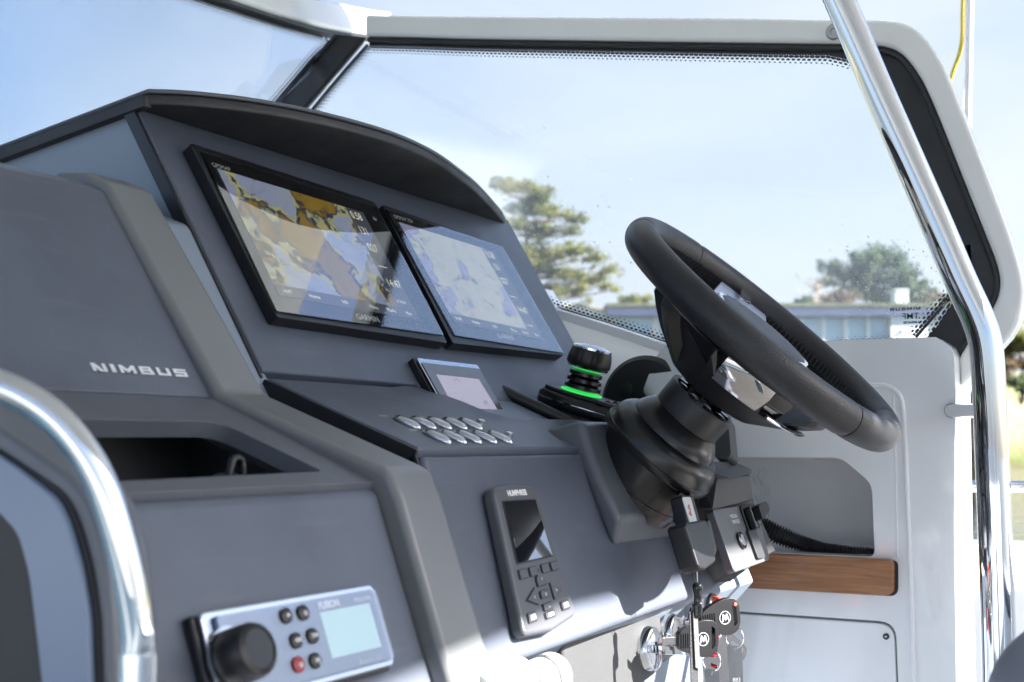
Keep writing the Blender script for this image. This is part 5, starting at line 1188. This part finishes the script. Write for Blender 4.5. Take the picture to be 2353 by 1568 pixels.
# corner post between the panes
po = [GF.p(*gq(775, 80), .008), GF.p(*gq(850, 88), .008), GF.p(*gq(702, 262), .008), GF.p(*gq(640, 335), .008), GF.p(*gq(560, 335), .008), GF.p(*gq(628, 247), .008)]
n = len(po); mesh('corner_post', po + [p + V((.03, .03, 0)) for p in po], [list(range(n)), list(range(2 * n - 1, n - 1, -1))] + [[i, (i + 1) % n, (i + 1) % n + n, i + n] for i in range(n)], mat('post_black', (.025, .023, .022), .5, bump=.3, bscale=300, var=.2), ws, bevel=.003)
for q0, q1 in (((783, 86), (640, 250)), ((838, 92), (697, 258))):
    tube('post_seal', [GF.p(*gq(*q0), .011), GF.p(*gq(*q1), .011)], .0016, SEAL, ws, seg=8)
PS = spline([V((*gq(*p), 0)) for p in ((838, 98), (790, 152), (745, 205), (700, 260), (650, 320))], 4)
fritband(PS, .0, lambda i: -.024)
# frame bolt
a, b = gq(1917, 73, .013); lathe('frame_bolt', GF.off(a, b, .012), [(0, .0125), (.002, .0125), (.003, .011), (.003, .0055), (.001, .005)], CHROME2, ws, seg=24)
# maker's print on the glass, reading from outside
a, b = gq(2113, 711); Gm = Fr(GF.p(a, b, -.0066), (0, 1, 0), (0, 0, 1))
nimbus(Gm, .042, .0042, LETB, ws, name='glass_lettering', c0=-.0002, c1=.0002)
a, b = gq(2090, 726); g3_ = Fr(GF.p(a, b, -.0066), (0, 1, 0), (0, 0, 1)); g3_.o += V((0, 0, -.004)); text('glass_lettering', g3_, 'TMF', .0125, LETB, ws, align='CENTER', c=0, bold=.0001)
g4_ = Fr(g3_.o + V((0, 0, -.006)), (0, 1, 0), (0, 0, 1)); text('glass_lettering', g4_, 'LAMINATED', .0040, LETB, ws, align='CENTER', c=0, bold=.0002)
g5_ = Fr(g3_.o + V((0, 0, -.012)), (0, 1, 0), (0, 0, 1)); text('glass_lettering', g5_, '43R-00', .0025, LETB, ws, align='CENTER', c=0)
# dried drops on the outside of the glass
rng = random.Random(11); dv = []
for _ in range(480):
    if rng.random() < .5: px, py = rng.gauss(2050, 70), rng.gauss(650, 55)
    elif rng.random() < .9: px, py = rng.gauss(1260, 70), rng.gauss(560, 90)
    else: px, py = rng.uniform(1900, 2200), rng.uniform(600, 760)
    if not (1160 < px < 2230 and 120 < py < 770): continue
    a, b = gq(px, py); r = rng.choice((.0004, .0006, .0008, .0012)); c = GF.p(a, b, -.0132); v = [c + V((-.0002, r * math.cos(t), r * math.sin(t) * 1.2)) for t in [k * 1.047 for k in range(6)]] + [c + V((.0005, 0, 0))]
    dv.append((v, [[k, (k + 1) % 6, 6] for k in range(6)] + [[0, 1, 2, 3, 4, 5]]))
kind(bulk('water_spots', dv, mat('dried_drops', (.75, .8, .85), .25), ws), 'stuff')

# ================================================================ CHROME POLE
cp = thing('support_pole', 'tall polished steel roof pole bending forward at the right', 'pole', (1.5, .2, 0))
XP = 1.58
pp = [(2300, 1750), (2296, 1500), (2288, 1250), (2280, 1050), (2273, 900), (2266, 800), (2248, 735), (2205, 640), (2150, 510), (2080, 350), (2010, 190), (1955, 60), (1915, -30), (1880, -110)]
tube('pole_tube', spline([atx(x, y, XP) for x, y in pp], 8), .0195, CHROME, cp, seg=48)
pp2 = [(2237, 1750), (2240, 1500), (2236, 1250), (2228, 1050), (2222, 900), (2213, 805), (2208, 745), (2185, 690), (2150, 610)]
pe = spline([atx(x, y, XP + .08) for x, y in ((2272, 1750), (2268, 1400), (2260, 1150), (2252, 900), (2246, 780))], 6)
tube('white_conduit', pe, .0075, WPL, cp, seg=16)
tube('link_tube', [atx(2186, 944, XS - .005), atx(2258, 944, XP + .03)], .0088, CHROME, cp, seg=28)
lathe('link_flange', Fr(atx(2188, 944, XS - .002), (0, 1, 0), (0, 0, 1)), [(-.004, .0095), (-.002, .0105), (0, .0105)], CHROME, cp, seg=28)

# ---- rail outside, antenna staff with yellow rope
rl = thing('gunwale_rail', 'thin chrome rail along the far gunwale behind the pole', 'rail', (2.6, 0, .85))
tube('rail_bar', [atx(2150, 1118, 2.6), atx(2360, 1118, 2.6), V((2.6, -2.0, atx(2360, 1118, 2.6).z))], .011, CHROME, rl, seg=20)
zr = atx(2230, 1118, 2.6).z
for y in (-1.2, -.4, .72, 1.6): tube('stanchion', [(2.6, y, .84), (2.6, y, zr)], .009, CHROME, rl, seg=14)
tube('rail_bar', [V((2.6, .4, zr)), V((2.6, 2.4, zr + .1))], .011, CHROME, rl, seg=20)
an = thing('white_staff', 'white flagstaff with yellow halyard rising behind the windscreen corner', 'flagstaff', atx(2220, 1240, 2.45))
sp0 = atx(2204, 1255, 2.45); sp1 = atx(2229, 0, 2.45); tube('staff', [sp0, sp0.lerp(sp1, .5), sp1 + (sp1 - sp0) * .6], .0068, WPL, an, seg=16)
yel = mat('yellow_rope', (.55, .42, .03), .7, bump=1, bscale=500)
tube('halyard', spline([atx(x, y, 2.46) for x, y in ((2214, -60), (2212, 40), (2211, 90), (2203, 130), (2192, 160), (2184, 188))], 6), .004, yel, an, seg=10)
tube('white_line', spline([atx(x, y, 2.46) for x, y in ((2220, -60), (2221, 100), (2217, 190), (2213, 250), (2222, 330))], 6), .0015, WPL, an, seg=6)
# ---- seat corner, lower right
se = thing('helm_chair', 'grey vinyl helm seat bolster with dark stitching in the lower right corner', 'seat', atd(2420, 1650, 1.0))
q = atd(2418, 1520, .85); SF = Fr(q, RT, (0, 0, 1))
lathe('bolster', Fr(q + V((0, 0, -.03)), (1, 0, 0), (0, 1, 0)), soft([(-.30, .05), (-.2, .052), (-.08, .05), (-.0, .044), (.03, .034), (.05, .016), (.055, .001)]), VINYL, se, seg=48)
lathe('seam', Fr(q + V((0, 0, -.03)), (1, 0, 0), (0, 1, 0)), [(-.014, .0445), (-.012, .0462), (-.010, .0445)], BLACK, se, seg=48)

# lettering curves become plain meshes
bpy.context.view_layer.update(); dg = bpy.context.evaluated_depsgraph_get()
for o in [o for o in SC.objects if o.type == 'FONT']:
    me = bpy.data.meshes.new_from_object(o.evaluated_get(dg)); nm = o.name; o.name = 'old'; n_ = bpy.data.objects.new(nm, me); COL.objects.link(n_)
    n_.parent = o.parent; n_.matrix_parent_inverse = o.matrix_parent_inverse; n_.matrix_basis = o.matrix_basis; bpy.data.objects.remove(o)
